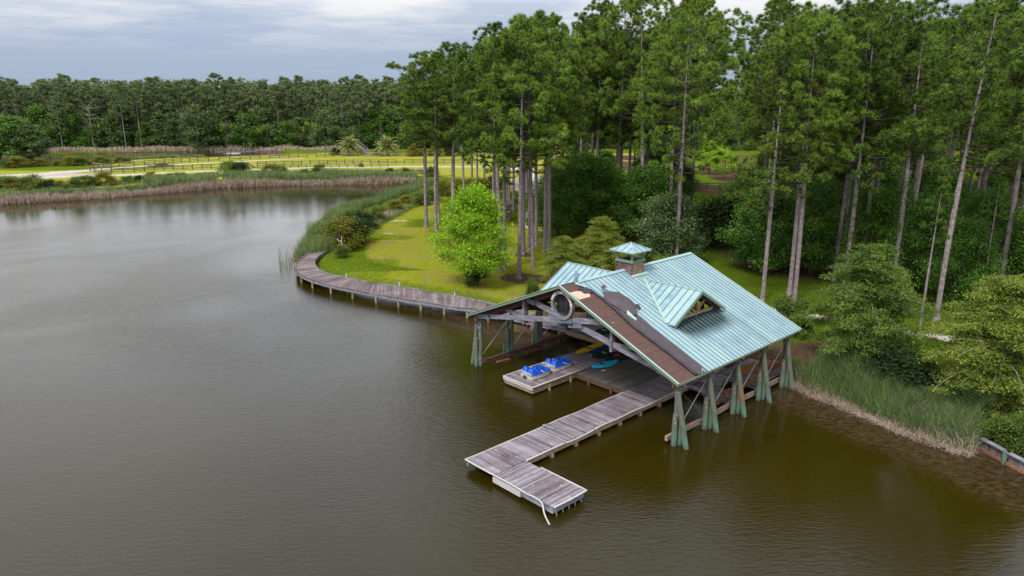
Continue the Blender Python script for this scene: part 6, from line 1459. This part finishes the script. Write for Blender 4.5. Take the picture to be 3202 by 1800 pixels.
def band(pxs, width0, width1, n, r, z=0.0, zf=None):
    P = np.array([gp(x, y, z)[:2] for x, y in pxs]); seg = np.linalg.norm(np.diff(P, axis=0), axis=1); cum = np.concatenate([[0], np.cumsum(seg)]); t = r.uniform(0, cum[-1], n)
    i = np.clip(np.searchsorted(cum, t) - 1, 0, len(seg) - 1); f = ((t - cum[i]) / seg[i])[:, None]; q = P[i] * (1 - f) + P[i + 1] * f; d = (P[i + 1] - P[i]) / seg[i][:, None]; nn = np.stack([-d[:, 1], d[:, 0]], 1)
    clump = np.interp(t, np.arange(0, cum[-1] + 1, 1.0), r.random(int(cum[-1]) + 2)[:len(np.arange(0, cum[-1] + 1, 1.0))])
    off = r.uniform(0, 1, n) ** .9; W_ = width0 + (width1 - width0) * off * (.65 + .5 * clump); return q + nn * W_[:, None], off
def reeds(label, pxs, w0, w1, n, h, w_, mat, lean=.12, bend=.25, seed=1, name='reeds', side=1, z=None):
    r = np.random.default_rng(seed); p, off = band(pxs, w0 * side, w1 * side, n, r); zz = np.maximum(gz2(land(p[:, 0], p[:, 1])), -.15) if z is None else np.full(n, z)
    hv = (.55 + .75 * vnoise(p[:, 0], p[:, 1], 2.6 if p[:, 1].mean() < 120 else 6.0, seed))[:, None]; v, t = blades(np.concatenate([p, zz[:, None]], 1), h * hv, w_, lean, r, bend); me = fast_mesh(name, v, 4, M[mat], t); o = link(name, me, (0, 0, 0)); tag(o, label, kind='stuff'); return o
RB_ = [(2505, 1205), (2560, 1232), (2640, 1262), (2730, 1300), (2800, 1330), (2880, 1362), (2960, 1392), (3040, 1410)]
reeds('tall green reeds along the right bank', RB_, -.4, 4.2, 19000, 1.95, .032, 'reed', .20, .34, 11)
reeds('tan stalks scattered through the right-hand reeds', RB_, -.5, 3.0, 5500, 1.35, .030, 'reed_dead', .26, .35, 25)
reeds('pale dead reed stalks at the foot of the right-hand reeds', RB_, -1.0, .8, 5500, 1.0, .030, 'reed_dead', .55, .4, 12)
LB_ = [(920, 815), (945, 772), (985, 722), (1030, 680), (1085, 655), (1150, 632), (1210, 615), (1262, 596), (1300, 580)]
reeds('green reeds along the left edge of the lawn point', LB_[:5], .0, -4.5, 15000, 2.2, .036, 'reed', .14, .28, 13)
reeds('lower green reeds towards the head of the pond arm', LB_[4:], .0, -5.5, 10000, 1.7, .045, 'reed', .15, .28, 14)
reeds('dead brown reed stalks at the foot of the lawn point reeds', LB_, .5, -.8, 3500, .9, .05, 'reed_dead', .5, .3, 15)
FB_ = [(-60, 644), (0, 640), (100, 634), (200, 628), (300, 622), (400, 614), (500, 606), (600, 597), (700, 588), (800, 584), (900, 581), (1000, 579), (1100, 577), (1200, 576), (1300, 575)]
reeds('band of dead pinkish reeds along the far bank', FB_, -.4, 1.7, 8000, 1.4, .08, 'reed_dead', .14, .3, 16)
reeds('band of green reeds behind the dead ones on the far bank', FB_, 2.2, 7.5, 11000, 1.3, .10, 'reed', .12, .3, 17)
reeds('thick green reeds on the right half of the far bank', FB_[6:], 1.5, 9.0, 14000, 2.2, .10, 'reed', .12, .3, 18)
BP_ = [(-60, 483), (250, 479), (400, 477), (560, 474), (700, 470), (900, 474), (1050, 478)]
reeds('dead reeds on the far side of the back pond', BP_, 0, 4, 5000, 1.5, .18, 'reed_dead', .15, .3, 19)
reeds('rough reeds between the back pond and the paddock', [(330, 500), (430, 496), (540, 491), (640, 488)], 4, -4, 3500, 1.1, .16, 'reed', .15, .3, 20)
reeds('loose reed stems standing in the water off the lawn point', [(893, 800), (896, 838), (905, 850)], -.8, .8, 80, 1.7, .035, 'reed', .08, .2, 21)
reeds('rough tall grass on the far bank below the road', [(0, 606), (300, 590), (500, 572), (700, 558), (900, 554), (1100, 551), (1340, 549)], -4, 7, 12000, .8, .13, 'reed', .25, .3, 22)
rgm = [(1040, 790), (1120, 755), (1180, 712), (1240, 680), (1300, 650), (1360, 622), (1450, 600), (1560, 590)]
reeds('reddish rough grass between lawn and bank shrubs', rgm, -.8, 2.6, 5000, .75, .05, 'reed_dead', .3, .3, 23)
reeds('green rough grass between lawn and bank shrubs', rgm, -1.5, 4.6, 15000, .8, .055, 'shrub', .3, .3, 24)
# lawn grass tufts
r = np.random.default_rng(31); n = 90000; X = r.uniform(-26, 60, n); Y = r.uniform(56, 128, n); sd = land(X, Y); pxs_ = 1601 + F_PX * X / (Y * math.cos(TH) + 19.2 * math.sin(TH))
dn = vnoise(X, Y, 3.0, 9); keep = (sd > 1.0) & (r.random(n) < .25 + .75 * dn) & (pxs_ < 3300); nearb = (sd < 4) | (r.random(n) < .8); keep &= nearb
P3 = np.stack([X[keep], Y[keep], np.full(keep.sum(), LZ)], 1)
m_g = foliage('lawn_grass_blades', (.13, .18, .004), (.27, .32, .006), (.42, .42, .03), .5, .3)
# remove tufts from boardwalk footprint
bx = np.array([[*at_d(PO, t), *at_d(PI_, t)] for t in np.linspace(0, LB, 160)]); cx_ = (bx[:, 0] + bx[:, 2]) / 2; cy_ = (bx[:, 1] + bx[:, 3]) / 2
dm = np.min(np.hypot(P3[:, 0, None] - cx_[None], P3[:, 1, None] - cy_[None]), 1); rel = P3[:, :2] - ORG; ia = rel @ AX; ib = rel @ BX
P3 = P3[(dm > 1.5) & ~((ia > -2) & (ia < 15) & (ib > -2) & (ib < 20))]
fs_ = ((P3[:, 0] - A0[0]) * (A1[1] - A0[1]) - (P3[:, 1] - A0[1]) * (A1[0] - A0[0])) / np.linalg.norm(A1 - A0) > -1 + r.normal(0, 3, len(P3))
m_s = foliage('shaded_grass_blades', (.03, .06, .005), (.08, .14, .010), (.18, .26, .02), .5, .3)  # darker copy of the lawn blades, tree shade put into the colour
for nm, mk, mt_, lb in (('lawn_grass', ~fs_, m_g, 'uneven tufts of grass on the sunny lawn'), ('wood_grass', fs_, m_s, 'dark green grass on the floor of the wood, shade put into its colour')):
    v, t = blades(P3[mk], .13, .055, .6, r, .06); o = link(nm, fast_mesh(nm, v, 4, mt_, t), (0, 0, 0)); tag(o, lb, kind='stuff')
print('objects', len(bpy.data.objects), 'tris', sum(len(m.loops) - 2 * len(m.polygons) for m in bpy.data.meshes))
